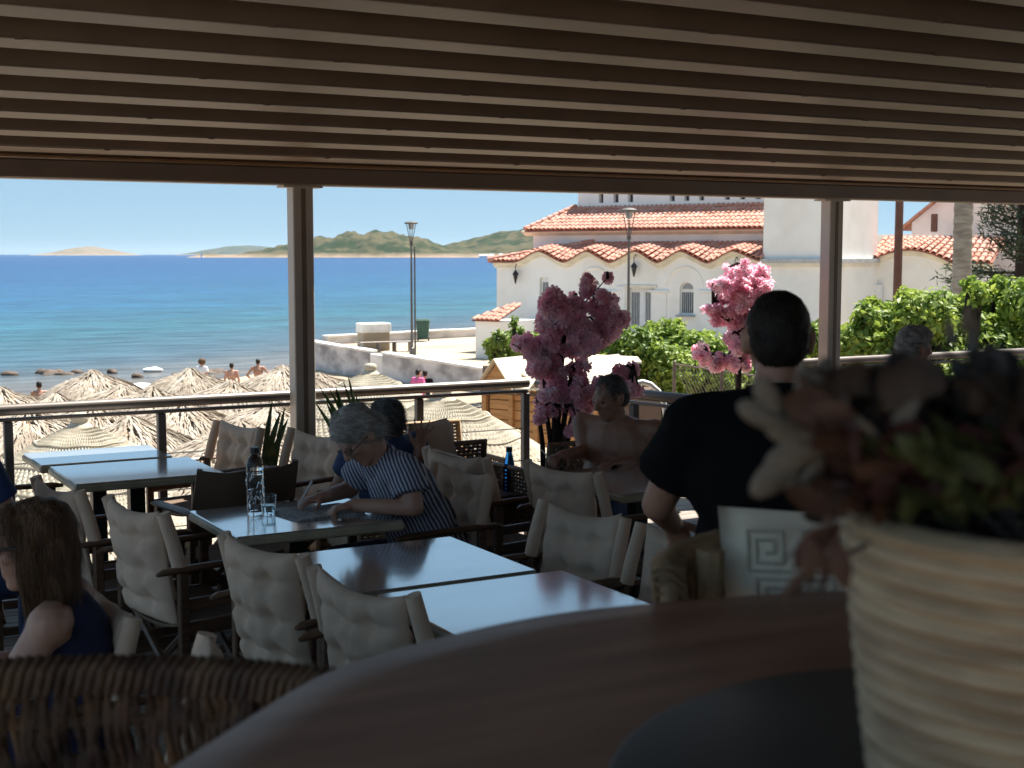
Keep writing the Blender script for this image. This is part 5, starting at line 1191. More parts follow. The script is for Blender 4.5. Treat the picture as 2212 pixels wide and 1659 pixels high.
# dark conifer at the right edge
p = pd(2205, 640, 34); t = thing('conifer', 'dark conifer with drooping boughs at the right edge', 'tree', (p.x, p.y, QZ)); b = Vector((p.x, p.y, QZ))
mb = MB(); mb.tube([b, b + Vector((0, 0, 10))], [.22, .06], 8); mb.build('trunk', barkdk, t)
V = []; Fc = []; mbb = MB(); g = random.Random(4)
for k in range(46):
    z = 2.2 + 6.6 * k / 46; a = g.uniform(0, 6.28); L_ = 2.6 * (1 - (z - 2.2) / 9) * g.uniform(.7, 1.1); d = Vector((math.cos(a), math.sin(a), g.uniform(-.1, .18))).normalized(); a0 = b + Vector((0, 0, z)); pts = [a0 + d * (L_ * u) + Vector((0, 0, .35 * u * u)) for u in (0, .33, .66, 1)]; mbb.tube(pts, [.05, .035, .025, .01], 5)
    for i in range(130):
        u = g.uniform(.12, 1); c = a0 + d * (L_ * u) + Vector((0, 0, .35 * u * u)) + Vector((g.gauss(0, .16), g.gauss(0, .16), g.gauss(0, .10))); n_d = (d * .7 + Vector((g.gauss(0, .5), g.gauss(0, .5), g.gauss(.15, .4)))).normalized() * g.uniform(.14, .3); sd_ = n_d.cross(Vector((g.gauss(0, 1), g.gauss(0, 1), g.gauss(0, 1)))).normalized() * .022; kk = len(V); V += [c - sd_, c + sd_, c + n_d]; Fc.append((kk, kk + 1, kk + 2))
mbb.build('boughs', barkdk, t); npmesh('needles', [tuple(v) for v in V], Fc, conif, t, kind='stuff')
# pines behind at the right
for k, (x, D, lb_) in enumerate([(2150, 80, 'tall grey-green pine behind the church at the right'), (2290, 60, 'tall grey-green pine beyond the right edge of the picture')]):
    p = pd(x, 640, D); b = Vector((p.x, p.y, QZ)); t = thing('pine_tree', lb_, 'tree', b, 'pines behind the church'); mb = MB(); mb.tube([b, b + Vector((.3, 0, 9))], [.3, .1], 8); mb.build('trunk', barkdk, t)
    bl = [(b + Vector((random.uniform(-2, 2), random.uniform(-2, 2), random.uniform(5, 12))), (1.4, 1.4, 1.0)) for _ in range(16)]
    q, nn = blobs_points(bl, 5000); v, f = leaves(q, nn, .4, .6); npmesh('crown', v, f, pinefar, t, kind='stuff')
# ---- wooden hut
hd = 17.5; hA = pd(1050, 860, hd); hB = pd(1300, 860, hd - 1.0); he = hB - hA; he.z = 0; hL = he.length; he.normalize(); hn = Vector((-he.y, he.x, 0))
if hn.y < 0: hn = -hn
hut = thing('wooden_hut', 'small orange wooden hut with pale gabled roofs', 'hut', (hA.x, hA.y, -2.55))
def hw(s, n, z): return Vector((hA.x + he.x * s + hn.x * n, hA.y + he.y * s + hn.y * n, z))
zw = pd(1100, 838, hd).z; zg = pd(1080, 775, hd).z; HD = 1.5; HZ0 = -2.55
fh = frame(he, (0, 0, 1))
nb = int((zw - HZ0) / .125)
for k in range(nb):
    z = HZ0 + .125 * (k + .5)
    if z < -1.3:
        continue
    for a, b_ in ((.06, hL * .24 - .03), (hL * .24 + .03, hL * .46 - .03), (hL * .46 + .03, hL - .06)):
        mb = MB(); mb.box(hw((a + b_) / 2, 0.01 * random.random(), z), (b_ - a, .025, .118), fh, bev=.006); mb.build('board', pine, hut)
    mb = MB(); mb.box(hw(0, HD / 2, z), (.025, HD, .118), fh, bev=.006); mb.build('board', pine, hut)
mb = MB(); mb.box(hw(hL / 2, HD / 2 + .04, (HZ0 - 1.3) / 2), (hL - .04, HD, -1.3 - HZ0), fh); mb.build('base', M('hut_base', (.30, .2, .12), .9, var=.2), hut)
mb = MB(); mb.box(hw(hL / 2, HD / 2 + .06, (zw - 1.3) / 2), (hL - .1, HD - .05, zw + 1.3 - .05), fh); mb.build('inner_wall', M('hut_inside', (.09, .05, .03), .9), hut)
for s in (0, hL * .24, hL * .46, hL):
    mb = MB(); mb.box(hw(s, -.02, (zw + HZ0) / 2), (.07, .07, zw - HZ0), fh, bev=.006); mb.build('post', pine, hut)
mb = MB(); mb.box(hw(hL / 2, -.02, zw - .03), (hL + .1, .08, .06), fh, bev=.006); mb.build('lintel', M('dark_board', (.10, .06, .04), .8), hut)
# two gables with planked roofs (ridges run away from us)
g0 = -.08; gw = 1.02
for gi, (s0, s1) in enumerate(((g0 - .04, g0 + .60), (hL * .46 - .1, hL * .46 + .62))):
    m_ = (s0 + s1) / 2; mb = MB(); mb.prism([hw(s0 + .06, -.06, zw), hw(s1 - .06, -.06, zw), hw(m_, -.06, zg - .06)], hn * .03); mb.build('gable', pine, hut)
    for sg, se in ((-1, s0), (1, s1)):
        K = 6
        a0 = hw(se, 0, zw - .04); a1 = hw(m_, 0, zg)
        for k in range(K):
            u0, u1 = k / K, (k + .94) / K; q0 = a0.lerp(a1, u0); q1 = a0.lerp(a1, u1); upn = Vector((0, 0, .022))
            mb = MB(); mb.prism([q0 - hn * .12, q1 - hn * .12, q1 + hn * (HD), q0 + hn * (HD)], upn); mb.build('roof_board', pine_l, hut)
# long lean roof to the right (pale boards facing us)
K = 7; za = zw + .02; zb_ = pd(1200, 770, hd).z
for k in range(K):
    u0, u1 = k / K, (k + .95) / K; P_ = lambda u, s: hw(s, -.12 + 1.0 * u, za + (zb_ - za) * u)
    mb = MB(); mb.prism([P_(u0, g0 + .62), P_(u0, hL + .12), P_(u1, hL - .02), P_(u1, g0 + .36)], Vector((0, 0, .022))); mb.build('roof_board', pine_l, hut)
# chimney post by the hut, stair grab rail, chain-link fence
p = pd(1050, 790, 18.2); mb = MB(); mb.box((p.x, p.y, (p.z - 2.55) / 2), (.07, .07, p.z + 2.55)); tag(mb.build('wooden_stake', wood), 'dark wooden stake behind the hut gable', 'stake')
DW = 10.5; pts = [pd(x, y, DW) for x, y in ((1362, 838), (1372, 829), (1388, 825), (1405, 830), (1422, 845), (1434, 870), (1438, 900), (1438, 960), (1436, 1060))]; pts = [pts[0] - Vector((0, 0, .02))] + pts
mb = MB(); mb.tube(pts, .021, 10); tag(mb.build('grab_rail', whitepaint, smooth=60), 'white curved pipe handrail at the top of the stairs', 'handrail')
FD = 15.5; fa = pd(1475, 868, FD); fb = pd(1650, 868, FD - 1.5); fe = fb - fa; fe.z = 0; fl_ = fe.length; fe.normalize(); fz1 = pd(1540, 800, FD - .7).z; fz0 = fz1 - 1.3
fence = thing('chain_link_fence', 'rusty chain-link fence below the middle bush', 'fence', (fa.x, fa.y, QZ)); mb = MB(); k = -.2
while k < fl_:
    for sg in (1, -1):
        a = fa + fe * (k if sg > 0 else k + 1.3); a.z = fz0; b_ = fa + fe * (k + 1.3 if sg > 0 else k); b_.z = fz1; mb.tube([a, b_], .0045, 4, caps=False)
    k += .075
mb.build('wire_mesh', M('rusty_wire', (.17, .125, .095), .7, var=.3), fence, kind='stuff')
for k in (-.2, fl_ * .5, fl_): q = fa + fe * k; mb = MB(); mb.tube([(q.x, q.y, QZ), (q.x, q.y, fz1 + .03)], .02, 8); mb.build('post', MATS['rusty_wire'], fence)
mb = MB(); mb.tube([fa - fe * .2 + Vector((0, 0, fz1 - fa.z)), fa + fe * fl_ + Vector((0, 0, fz1 - fa.z))], .012, 5); mb.build('top_wire', MATS['rusty_wire'], fence)
# stair flight down from the gap
t = thing('stairs', 'stairs down to the beach in the railing gap', 'stairs', (5.9, 8.7, -2.5))
for k in range(9): mb = MB(); mb.box((6.0, 8.75 + .28 * k, -.15 - .27 * k), (1.5, .3, .27), bev=.01); mb.build('step', concrete, t)

# ================================================================== people
class Body:
    def __init__(s, base, az):
        s.b = Vector(base); a = R(az); s.f = Vector((math.sin(a), math.cos(a), 0)); s.l = Vector((-math.cos(a), math.sin(a), 0)); s.u = Vector((0, 0, 1))
    def P(s, v): return s.b + s.f * v[0] + s.l * v[1] + s.u * v[2]
    def D(s, v): return (s.f * v[0] + s.l * v[1] + s.u * v[2]).normalized()
    def L(s, w):
        d = Vector(w) - s.b; return (d.dot(s.f), d.dot(s.l), d.z)
def hand(mb, w, d, side, n, curl, sc_=1.0, spread=.0, thumb=1):
    """w wrist, d toward fingers, side toward thumb, n out of the back of the hand"""
    d = d.normalized(); side = (side - d * side.dot(d)).normalized(); n = d.cross(side) if n is None else (n - d * n.dot(d) - side * n.dot(side)).normalized()
    rt = Matrix((d, side, n)).transposed(); mb.ell(w + d * .048 * sc_, (.052 * sc_, .040 * sc_, .017 * sc_), rt, 12, 8); mb.cap(w - d * .03, w + d * .02, .026 * sc_, .026 * sc_, 8)
    for k, (o, ln) in enumerate(((.029, .9), (.010, 1.0), (-.010, .93), (-.028, .74))):
        p = w + d * .088 * sc_ + side * o * sc_; dd = (d + side * spread * (1.5 - k) * .35).normalized(); c = curl * (.9 + .12 * k); ang = c * .45
        for q, sl_ in enumerate((.042, .028, .022)):
            v = dd * math.cos(ang) - n * math.sin(ang); e = p + v * sl_ * ln * sc_; mb.cap(p, e, (.0098 - .001 * q) * sc_, (.0092 - .001 * q) * sc_, 7); p = e; ang += c * .8
    p = w + d * .02 * sc_ + side * .03 * sc_; v = (d * .7 + side * .75 * thumb - n * .25 * curl).normalized()
    for q, sl_ in enumerate((.04, .032, .026)):
        e = p + v * sl_ * sc_; mb.cap(p, e, (.013 - .0015 * q) * sc_, (.012 - .0015 * q) * sc_, 7); p = e; v = (v + d * .4 - n * .3 * curl).normalized()
def torso(mb, B, J, inf=0.0, w=1.0, belly=0.0, tank=False):
    pel, ch, nk = B.P(J['pelvis']), B.P(J['chest']), B.P(J['neck']); sp = (ch - pel).normalized(); rt0 = frame(B.f, sp) if abs(sp.dot(B.f)) < .99 else I3
    fx = (B.f - sp * B.f.dot(sp)).normalized(); rt = Matrix((fx, sp.cross(fx), sp)).transposed()
    sh = (B.P(J['shL']) - B.P(J['shR'])); shw = sh.length / 2
    mb.ell(pel, (.12 * w + inf, .165 * w + inf, .12 + inf), rt, 16, 10); mid = pel.lerp(ch, .5); mb.ell(mid + fx * belly * .5, (.115 * w + inf + belly, .148 * w + inf + belly * .5, .17 + inf), rt, 16, 10)
    mb.ell(ch, (.122 * w + inf, max(.15, shw * (.8 if tank else .92)) * w + inf, .185 + inf), rt, 16, 10); mb.ell(ch.lerp(nk, .55), (.085 + inf, shw * (.42 if tank else .78) + inf * .5, .075 + inf * .4), rt, 14, 8)
    if tank:
        return
    for s in ('shL', 'shR'): mb.cap(ch.lerp(nk, .72), B.P(J[s]), .062 + inf, .060 + inf, 10)
def limb(mb, pts, rs, inf=0.0):
    for a, b, r0, r1 in zip(pts[:-1], pts[1:], rs[:-1], rs[1:]): mb.cap(a, b, r0 + inf, r1 + inf, 12)
def headframe(f, u): f = Vector(f).normalized(); u = Vector(u); l = u.cross(f).normalized(); u = f.cross(l).normalized(); return Matrix((f, l, u)).transposed()
def head_shapes(mb, c, rt, s=1.0):
    H = lambda v: c + rt @ (Vector(v) * s); e = lambda v, r: mb.ell(H(v), tuple(x * s for x in r), rt, 18, 12)
    e((-.008, 0, .022), (.098, .077, .098)); e((.02, 0, -.02), (.078, .067, .085)); e((.032, 0, -.075), (.056, .048, .045)); e((.062, 0, -.098), (.028, .028, .022))
    mb.cap(H((.086, -.034, .028)), H((.086, .034, .028)), .014 * s, .014 * s, 8)
    mb.cap(H((.094, 0, .022)), H((.118, 0, -.022)), .010 * s, .0145 * s, 8)
    for q in (-1, 1):
        e((.10, q * .011, -.026), (.014, .010, .010)); e((.066, q * .042, -.012), (.028, .022, .022)); e((-.008, q * .080, -.004), (.020, .011, .034)); e((-.016, q * .086, .008), (.016, .008, .022))
    mb.cap(H((.088, -.018, -.057)), H((.088, .018, -.057)), .0085 * s, .0085 * s, 7); mb.cap(H((.086, -.015, -.069)), H((.086, .015, -.069)), .009 * s, .009 * s, 7)
def eyes(c, rt, s, parent):
    for q in (-1, 1):
        mb = MB(); mb.ell(c + rt @ (Vector((.084, q * .031, .006)) * s), (.010 * s, .015 * s, .009 * s), rt, 10, 7); mb.build('eye', eyem, parent, smooth=180)
def person(label, base, az, J, sk=skin, voxel=.008, hairf=None, clothes=(), group=None, hs=1.0, belly=0.0, wide=1.0, face=True, hand_curl=(.5, .5), arms=True, hspread=(0, 0)):
    B = Body(base, az); t = thing('person', label, 'person', base, group); mb = MB()
    torso(mb, B, J, 0, wide, belly); hc = B.P(J['head']); hr = headframe(B.D(J['hf']), B.D(J['hu']))
    mb.cap(B.P(J['neck']) - Vector((0, 0, .03)), hc + hr @ Vector((-.02, 0, -.07)), .062, .057, 12); head_shapes(mb, hc, hr, hs)
    for k, s in enumerate(('L', 'R')):
        limb(mb, [B.P(J['sh' + s]), B.P(J['el' + s]), B.P(J['wr' + s])], [.054 * wide, .043, .030]); w_ = B.P(J['wr' + s]); hd_ = B.D(J['hd' + s]) if 'hd' + s in J else (w_ - B.P(J['el' + s])).normalized()
        hn_ = B.D(J['hn' + s]) if 'hn' + s in J else Vector((0, 0, 1)); sd_ = B.D(J['hs' + s]) if 'hs' + s in J else (B.l * (-1 if s == 'L' else 1)); hand(mb, w_, hd_, sd_, hn_, hand_curl[k], 1.0, hspread[k])
        limb(mb, [B.P(J['hip' + s]), B.P(J['kn' + s]), B.P(J['an' + s])], [.088 * wide, .060, .042]); an = B.P(J['an' + s]); mb.ell(an + B.f * .07 - Vector((0, 0, .035)), (.13, .045, .04), Matrix((B.f, B.l, B.u)).transposed(), 12, 8)
    body = remesh(mb, 'body', voxel, 4, sk, t)
    if face: eyes(hc, hr, hs, t)
    if hairf: hairf(hc, hr, hs, t)
    for c in clothes: c(B, J, t)
    return t, B
def shirt(mat, sleeve=.55, inf=.018, hem=.0, name='shirt', wr=.010, wide=1.0, belly=0.0, stripes=None, collar=False, voxel=.011):
    def f(B, J, t):
        mb = MB(); torso(mb, B, J, inf, wide, belly, sleeve == 0)
        if sleeve > 0:
            for s in ('L', 'R'):
                a, b = B.P(J['sh' + s]), B.P(J['el' + s]); e = a.lerp(b, sleeve); mb.tube([a.lerp(b, -.1), a.lerp(b, .2), e], [.07, .068 + inf * .6, .064 + inf], 14)
        if hem > 0:
            p = B.P(J['pelvis']); mb.ell(p - Vector((0, 0, hem * .5)), (.135 * wide + inf + belly * .5, .18 * wide + inf, .1 + hem * .5), Matrix((B.f, B.l, B.u)).transposed(), 16, 8)
        o = remesh(mb, name, voxel, 3, mat, t, wr, 11)
        if collar:
            nk = B.P(J['neck']); d = (B.P(J['head']) - nk).normalized(); rt = rotm(d); m2 = MB(); m2.lathe([(.075, -.035), (.072, .03), (.082, .032), (.092, -.03)], nk - d * .005, 18, rt); m2.build('collar', mat, o, smooth=60)
        return o
    return f
def legs_cloth(mat, to=1.0, inf=.016, name='trousers', wide=1.0, voxel=.012):
    def f(B, J, t):
        mb = MB(); p = B.P(J['pelvis']); mb.ell(p - Vector((0, 0, .02)), (.128 * wide + inf, .172 * wide + inf, .115), Matrix((B.f, B.l, B.u)).transposed(), 16, 10)
        for s in ('L', 'R'):
            pts = [B.P(J['hip' + s]), B.P(J['kn' + s]), B.P(J['an' + s])]
            if to <= .5: mb.cap(pts[0], pts[0].lerp(pts[1], to * 2), .09 * wide + inf, .072 + inf)
            else: limb(mb, [pts[0], pts[1], pts[1].lerp(pts[2], (to - .5) * 2)], [.09 * wide, .066, .055], inf)
        return remesh(mb, name, voxel, 3, mat, t, .006, 10)
    return f
def hair_fn(mat, shapes, voxel=.009, wr=.008, wf=30, name='hair', ridge=None, strands=0, slen=.045, swid=.0016, lift=.3, droop=.0):
    def f(c, rt, s, t):
        if strands:
            g2 = np.random.default_rng(strands); V = []; Fc = []
            for _ in range(strands):
                v, r = shapes[g2.integers(len(shapes))]; d = g2.normal(0, 1, 3); d /= np.linalg.norm(d); p = Vector(v) + Vector((d[0] * r[0], d[1] * r[1], d[2] * r[2]))
                if any(((p.x - v2[0]) / r2[0]) ** 2 + ((p.y - v2[1]) / r2[1]) ** 2 + ((p.z - v2[2]) / r2[2]) ** 2 < .85 for v2, r2 in shapes): continue
                nrm = Vector((d[0] / r[0], d[1] / r[1], d[2] / r[2])).normalized(); fl = Vector((-.5, d[1] * .6, -.55 - droop)) + Vector(g2.normal(0, .35, 3)) * (1 if droop < .5 else .25); fl -= nrm * fl.dot(nrm); fl.normalize(); sd_ = nrm.cross(fl); L_ = slen * g2.uniform(.6, 1.3); k = len(V)
                for q in range(4):
                    u = q / 3; pp = p + fl * (L_ * u) + nrm * (lift * L_ * u * (1 - .5 * u)) + Vector((0, 0, -1)) * (L_ * u * u * (.25 + droop * .5)); w2 = swid * (1 - .75 * u); V += [c + rt @ ((pp - sd_ * w2) * s), c + rt @ ((pp + sd_ * w2) * s)]
                for q in range(3): Fc.append((k + 2 * q, k + 2 * q + 1, k + 2 * q + 3, k + 2 * q + 2))
            npmesh('hair_strands', [tuple(v) for v in V], Fc, mat, t, kind='stuff')
        mb = MB()
        for v, r in shapes: mb.ell(c + rt @ (Vector(v) * s), tuple(x * s for x in r), rt, 18, 12)
        return remesh(mb, name, voxel, 2, mat, t, wr, wf, ridge)
    return f
short = [((-.022, 0, .042), (.096, .083, .090)), ((-.045, 0, .0), (.068, .080, .075)), ((.03, 0, .085), (.055, .062, .036))]
crop = [((-.018, 0, .036), (.0955, .0795, .0905)), ((-.05, 0, -.005), (.060, .074, .07))]
bushy = [((-.018, 0, .05), (.106, .092, .094)), ((-.05, 0, .0), (.074, .089, .078)), ((.045, 0, .085), (.052, .066, .042)), ((.03, .03, .10), (.04, .04, .03)), ((.0, -.035, .112), (.05, .04, .03))]
longh = [((-.02, 0, .045), (.105, .092, .094)), ((-.055, 0, -.02), (.07, .096, .10)), ((-.06, .02, -.11), (.055, .092, .10)), ((-.05, .05, -.17), (.045, .05, .075)), ((-.045, -.05, -.15), (.045, .05, .08)), ((.0, .082, -.05), (.045, .022, .10)), ((.005, .08, -.13), (.035, .022, .08)), ((.0, -.08, -.07), (.045, .022, .11)), ((-.045, .0, -.2), (.045, .06, .045)), ((.05, 0, .10), (.04, .06, .03))]
SEAT = dict(pelvis=(0, 0, .52), chest=(.03, 0, .86), neck=(.03, 0, 1.02), head=(.07, 0, 1.17), hf=(1, 0, -.1), hu=(.1, 0, 1), shL=(.03, .19, 1.0), shR=(.03, -.19, 1.0), elL=(.12, .27, .76), elR=(.12, -.27, .76), wrL=(.34, .16, .70), wrR=(.34, -.16, .70), hipL=(.02, .09, .5), hipR=(.02, -.09, .5), knL=(.44, .12, .5), knR=(.44, -.12, .5), anL=(.42, .12, .09), anR=(.42, -.12, .09))
STAND = dict(pelvis=(0, 0, .95), chest=(.0, 0, 1.28), neck=(-.01, 0, 1.47), head=(.02, 0, 1.62), hf=(1, 0, 0), hu=(0, 0, 1), shL=(0, .19, 1.42), shR=(0, -.19, 1.42), elL=(-.02, .25, 1.13), elR=(-.02, -.25, 1.13), wrL=(.06, .26, .88), wrR=(.06, -.26, .88), hipL=(0, .09, .92), hipR=(0, -.09, .92), knL=(.02, .1, .5), knR=(.02, -.1, .5), anL=(0, .1, .08), anR=(0, -.1, .08))
def mod(J, **k): d = dict(J); d.update(k); return d

# striped shirt fabric
def stripem(dirv):
    m = bpy.data.materials.new('striped_cotton'); m.use_nodes = True; n = m.node_tree.nodes; L = m.node_tree.links; b = n['Principled BSDF']; b.inputs['Roughness'].default_value = .85
    g = n.new('ShaderNodeTexCoord'); dp = n.new('ShaderNodeVectorMath'); dp.operation = 'DOT_PRODUCT'; dp.inputs[1].default_value = dirv; L.new(g.outputs['Object'], dp.inputs[0])
    nz = n.new('ShaderNodeTexNoise'); nz.inputs['Scale'].default_value = 7; L.new(g.outputs['Object'], nz.inputs['Vector'])
    a = n.new('ShaderNodeMath'); a.operation = 'MULTIPLY_ADD'; a.inputs[1].default_value = .02; L.new(nz.outputs[0], a.inputs[0]); L.new(dp.outputs['Value'], a.inputs[2])
    q = n.new('ShaderNodeMath'); q.operation = 'MULTIPLY'; q.inputs[1].default_value = 1 / .017; L.new(a.outputs[0], q.inputs[0]); fr = n.new('ShaderNodeMath'); fr.operation = 'FRACT'; L.new(q.outputs[0], fr.inputs[0])
    st = n.new('ShaderNodeMapRange'); st.inputs[1].default_value = .42; st.inputs[2].default_value = .52; L.new(fr.outputs[0], st.inputs[0])
    mx = n.new('ShaderNodeMix'); mx.data_type = 'RGBA'; mx.inputs[6].default_value = (.46, .46, .50, 1); mx.inputs[7].default_value = (.05, .06, .13, 1); L.new(st.outputs[0], mx.inputs[0]); L.new(mx.outputs[2], b.inputs['Base Color']); return m
# old man writing
bp_ = (2.80, 5.68, 0); B = Body(bp_, -90)
J = mod(SEAT, pelvis=(-.02, 0, .53), chest=(.17, 0, .83), neck=(.30, .02, .99), head=(.40, .05, 1.10), hf=(.72, .12, -.70), hu=(.66, 0, .75), shL=(.25, .2, .95), shR=(.26, -.19, .95), elL=(.24, .27, .80), elR=(.30, -.31, .80), wrL=(.44, .07, .795), wrR=(.50, -.16, .80), hdL=(1, -.25, -.1), hdR=(1, .1, -.1))
striped = stripem((.80, -.42, .42))
person('old man in a striped shirt bent over his newspaper', bp_, -90, J, skin, .008, hair_fn(hair_g, bushy, .008, .010, 28, strands=3800, slen=.05), [shirt(striped, .62, .024, .06, belly=.03, collar=True), legs_cloth(navy, 1.0)], hand_curl=(1.5, 1.3), belly=.03)
c = B.P(J['head']); hr = headframe(B.D(J['hf']), B.D(J['hu'])); mb = MB()
for s in (-1, 1):
    mb.tube([c + hr @ Vector((.108, s * .033 + .024 * math.cos(a), .004 + .018 * math.sin(a))) for a in np.linspace(0, 6.28, 13)], .0022, 5); mb.tube([c + hr @ Vector((.106, s * .056, .006)), c + hr @ Vector((.03, s * .083, .010)), c + hr @ Vector((-.03, s * .085, .0))], .0024, 5)
tag(mb.build('glasses', blackmetal), 'thin dark glasses on the old man writing', 'glasses')
w_ = B.P(J['wrR']) + B.D((1, .1, 0)) * .10; mb = MB(); mb.tube([w_ + Vector((.06, .03, .075)), w_ + Vector((-.02, -.01, -.02))], [.005, .004], 8); tag(mb.build('pen', whitepaint, smooth=50), 'pale pen in the old man\'s far hand', 'pen')
# waving person on lounge chair
H = pd(835, 928, 7.55); B = Body((H.x, H.y, 0), -8); hw_ = B.L(pd(905, 972, 7.5))
J = mod(SEAT, pelvis=(0, 0, .44), chest=(-.02, 0, .72), neck=(-.02, 0, .86), head=(.0, 0, .985), shL=(0, .19, .84), shR=(0, -.19, .84), elR=(.05, -.20, .66), wrR=hw_, elL=(.1, .26, .62), wrL=(.3, .2, .56), hdR=(.1, -.30, 1), hsR=(.1, 1, .3), hnR=(1, 0, 0), hf=(1, .25, -.05))
person('dark-haired person in denim with a raised hand behind the old man', (H.x, H.y, 0), -8, J, skin_d, .008, hair_fn(hair_sp, short, .008, .008, 40, strands=2500, slen=.04), [shirt(denim, .6, .02, .05), legs_cloth(whitecl, .5)], hand_curl=(.5, .15), hspread=(0, 1.1))
# bare-chested man
H = pd(1322, 858, 7.7); az = 248; B = Body((H.x, H.y, 0), az)
rw = B.L(pd(1212, 985, 7.45)); re = B.L(pd(1262, 975, 7.75)); le = B.L(pd(1398, 998, 7.75)); lw = B.L(pd(1335, 1000, 7.5))
J = mod(SEAT, pelvis=(-.10, 0, .50), chest=(-.08, -.02, .82), neck=(-.05, 0, .965), head=(.02, .0, H.z), hf=(.92, -.22, -.32), hu=(.25, 0, 1), shL=(-.09, .225, .925), shR=(-.04, -.225, .935), elR=re, wrR=rw, elL=le, wrL=lw, knR=(.34, -.2, .60), knL=(.36, .16, .52))
person('bare-chested grey-haired man sitting with a cigarette', (H.x, H.y, 0), az, J, skin_d, .008, hair_fn(hair_sp, crop, .008, .006, 34, strands=3000, slen=.025, lift=.5), [legs_cloth(denim, .42, name='shorts')], wide=1.26, belly=.045, hand_curl=(.6, 1.2))
mb = MB(); e = B.P(rw) + (B.P(rw) - B.P(re)).normalized() * .16; mb.tube([e, e + Vector((-.05, 0, .05))], .004, 6); tag(mb.build('cigarette', whitepaint), 'cigarette in the bare-chested man\'s hand', 'cigarette')
H2 = pd(1320, 880, 7.62)
# man in black, back to us
az = 33; H = pd(1682, 738, 3.42); B = Body((H.x, H.y, 0), az); el = B.L(pd(1422, 1075, 3.5)); er_ = B.L(pd(1900, 1075, 3.5))
J = mod(STAND, pelvis=(.04, 0, 1.00), chest=(.0, 0, 1.36), neck=(-.01, 0, 1.545), head=(.025, 0, H.z), hf=(1, 0, -.12), hu=(.12, 0, 1), shL=(.0, .205, 1.47), shR=(.0, -.205, 1.47), elL=(.10, el[1], 1.255), elR=(.1, -.33, 1.25), wrL=(.33, .24, 1.16), wrR=(.33, -.22, 1.16), hipL=(.03, .1, .96), hipR=(.03, -.1, .96), knL=(.05, .1, .52), knR=(.05, -.1, .52))
person('man in a black t-shirt standing with his back to us', (H.x, H.y, 0), az, J, skin_d, .008, hair_fn(hair_d, crop, .007, .003, 60, strands=3500, slen=.010, swid=.0008), [shirt(blackcloth, .62, .026, .1, wide=1.10, belly=.02, collar=True), legs_cloth(blackcloth, 1.0)], wide=1.10, hand_curl=(.8, .8), belly=.02)
# grey curly man at the right
H = pd(1962, 752, 8.6); B = Body((H.x, H.y, 0), 100)
J = mod(SEAT, head=(.05, 0, H.z), neck=(.01, 0, H.z - .15), chest=(.0, 0, H.z - .34), pelvis=(-.02, 0, H.z - .70), shL=(.0, .19, H.z - .19), shR=(.0, -.19, H.z - .19), elL=(.1, .26, H.z - .45), elR=(.1, -.26, H.z - .45), wrL=(.32, .15, H.z - .5), wrR=(.32, -.15, H.z - .5))
person('curly grey-haired man in profile by the right railing', (H.x, H.y, 0), 100, J, skin, .009, hair_fn(hair_g, bushy, .008, .014, 34, strands=2500, slen=.04, lift=.5), [shirt(M('rust_cloth', (.30, .10, .07), .9, var=.2), .5, .018)], hand_curl=(.6, .6))
t = thing('stool', 'plain wooden stool under the curly grey-haired man', 'stool', (H.x, H.y, 0)); mb = MB(); mb.box((H.x, H.y, H.z - .83), (.4, .4, .04), bev=.01); mb.build('seat', wood, t)
for a in (-.16, .16):
    for b_ in (-.16, .16): mb = MB(); mb.box((H.x + a, H.y + b_, (H.z - .85) / 2), (.04, .04, H.z - .85)); mb.build('leg', wood, t)
# woman with sunglasses
H = pd(90, 1180, 3.82); az = -66; bw_ = (H.x, H.y, 0); B = Body(bw_, az)
sL = B.L(pd(140, 1325, 3.75)); eL = B.L(pd(45, 1440, 3.62))
J = mod(SEAT, pelvis=(-.10, 0, .50), chest=(-.07, 0, .78), neck=(-.03, 0, .935), head=(.02, 0, H.z), hf=(1, .12, -.10), hu=(.1, 0, 1), shL=(-.05, .17, .90), shR=(-.05, -.17, .90), elL=(.10, .22, .66), wrL=(.34, .14, .70), elR=(.1, -.24, .68), wrR=(.32, -.12, .72))
person('brown-haired woman with sunglasses in a navy top', bw_, az, J, skin, .008, hair_fn(hair_br, longh, .009, .010, 16, ridge=(2.2, 2.2, .35), strands=7000, slen=.06, swid=.0011, lift=.05, droop=1.5), [shirt(navy, 0, .012, .02, name='top', wide=.94), legs_cloth(navy, 1.0)], wide=.94, hand_curl=(.6, .6))
c = B.P(J['head']); hr = headframe(B.D(J['hf']), B.D(J['hu'])); mb = MB()
for s in (-1, 1):
    mb.ell(c + hr @ Vector((.100, s * .033, .008)), (.012, .030, .022), hr, 14, 8); mb.tube([c + hr @ Vector((.098, s * .060, .014)), c + hr @ Vector((.04, s * .084, .016)), c + hr @ Vector((-.03, s * .088, .008))], .005, 6)
mb.tube([c + hr @ Vector((.108, -.02, .012)), c + hr @ Vector((.108, .02, .012))], .004, 6); tag(mb.build('sunglasses', blackmetal, smooth=60), 'black sunglasses worn by the woman in navy', 'sunglasses')
# person in blue at left edge
bl_ = (.80, 6.30, 0)
person('person in a dark blue shirt at the left edge', bl_, 70, mod(SEAT), skin, .012, hair_fn(hair_d, short, .012), [shirt(M('blue_cloth', (.02, .045, .14), .85, var=.2), .6, .02, .05), legs_cloth(denim, 1.0)], hand_curl=(.6, .6))
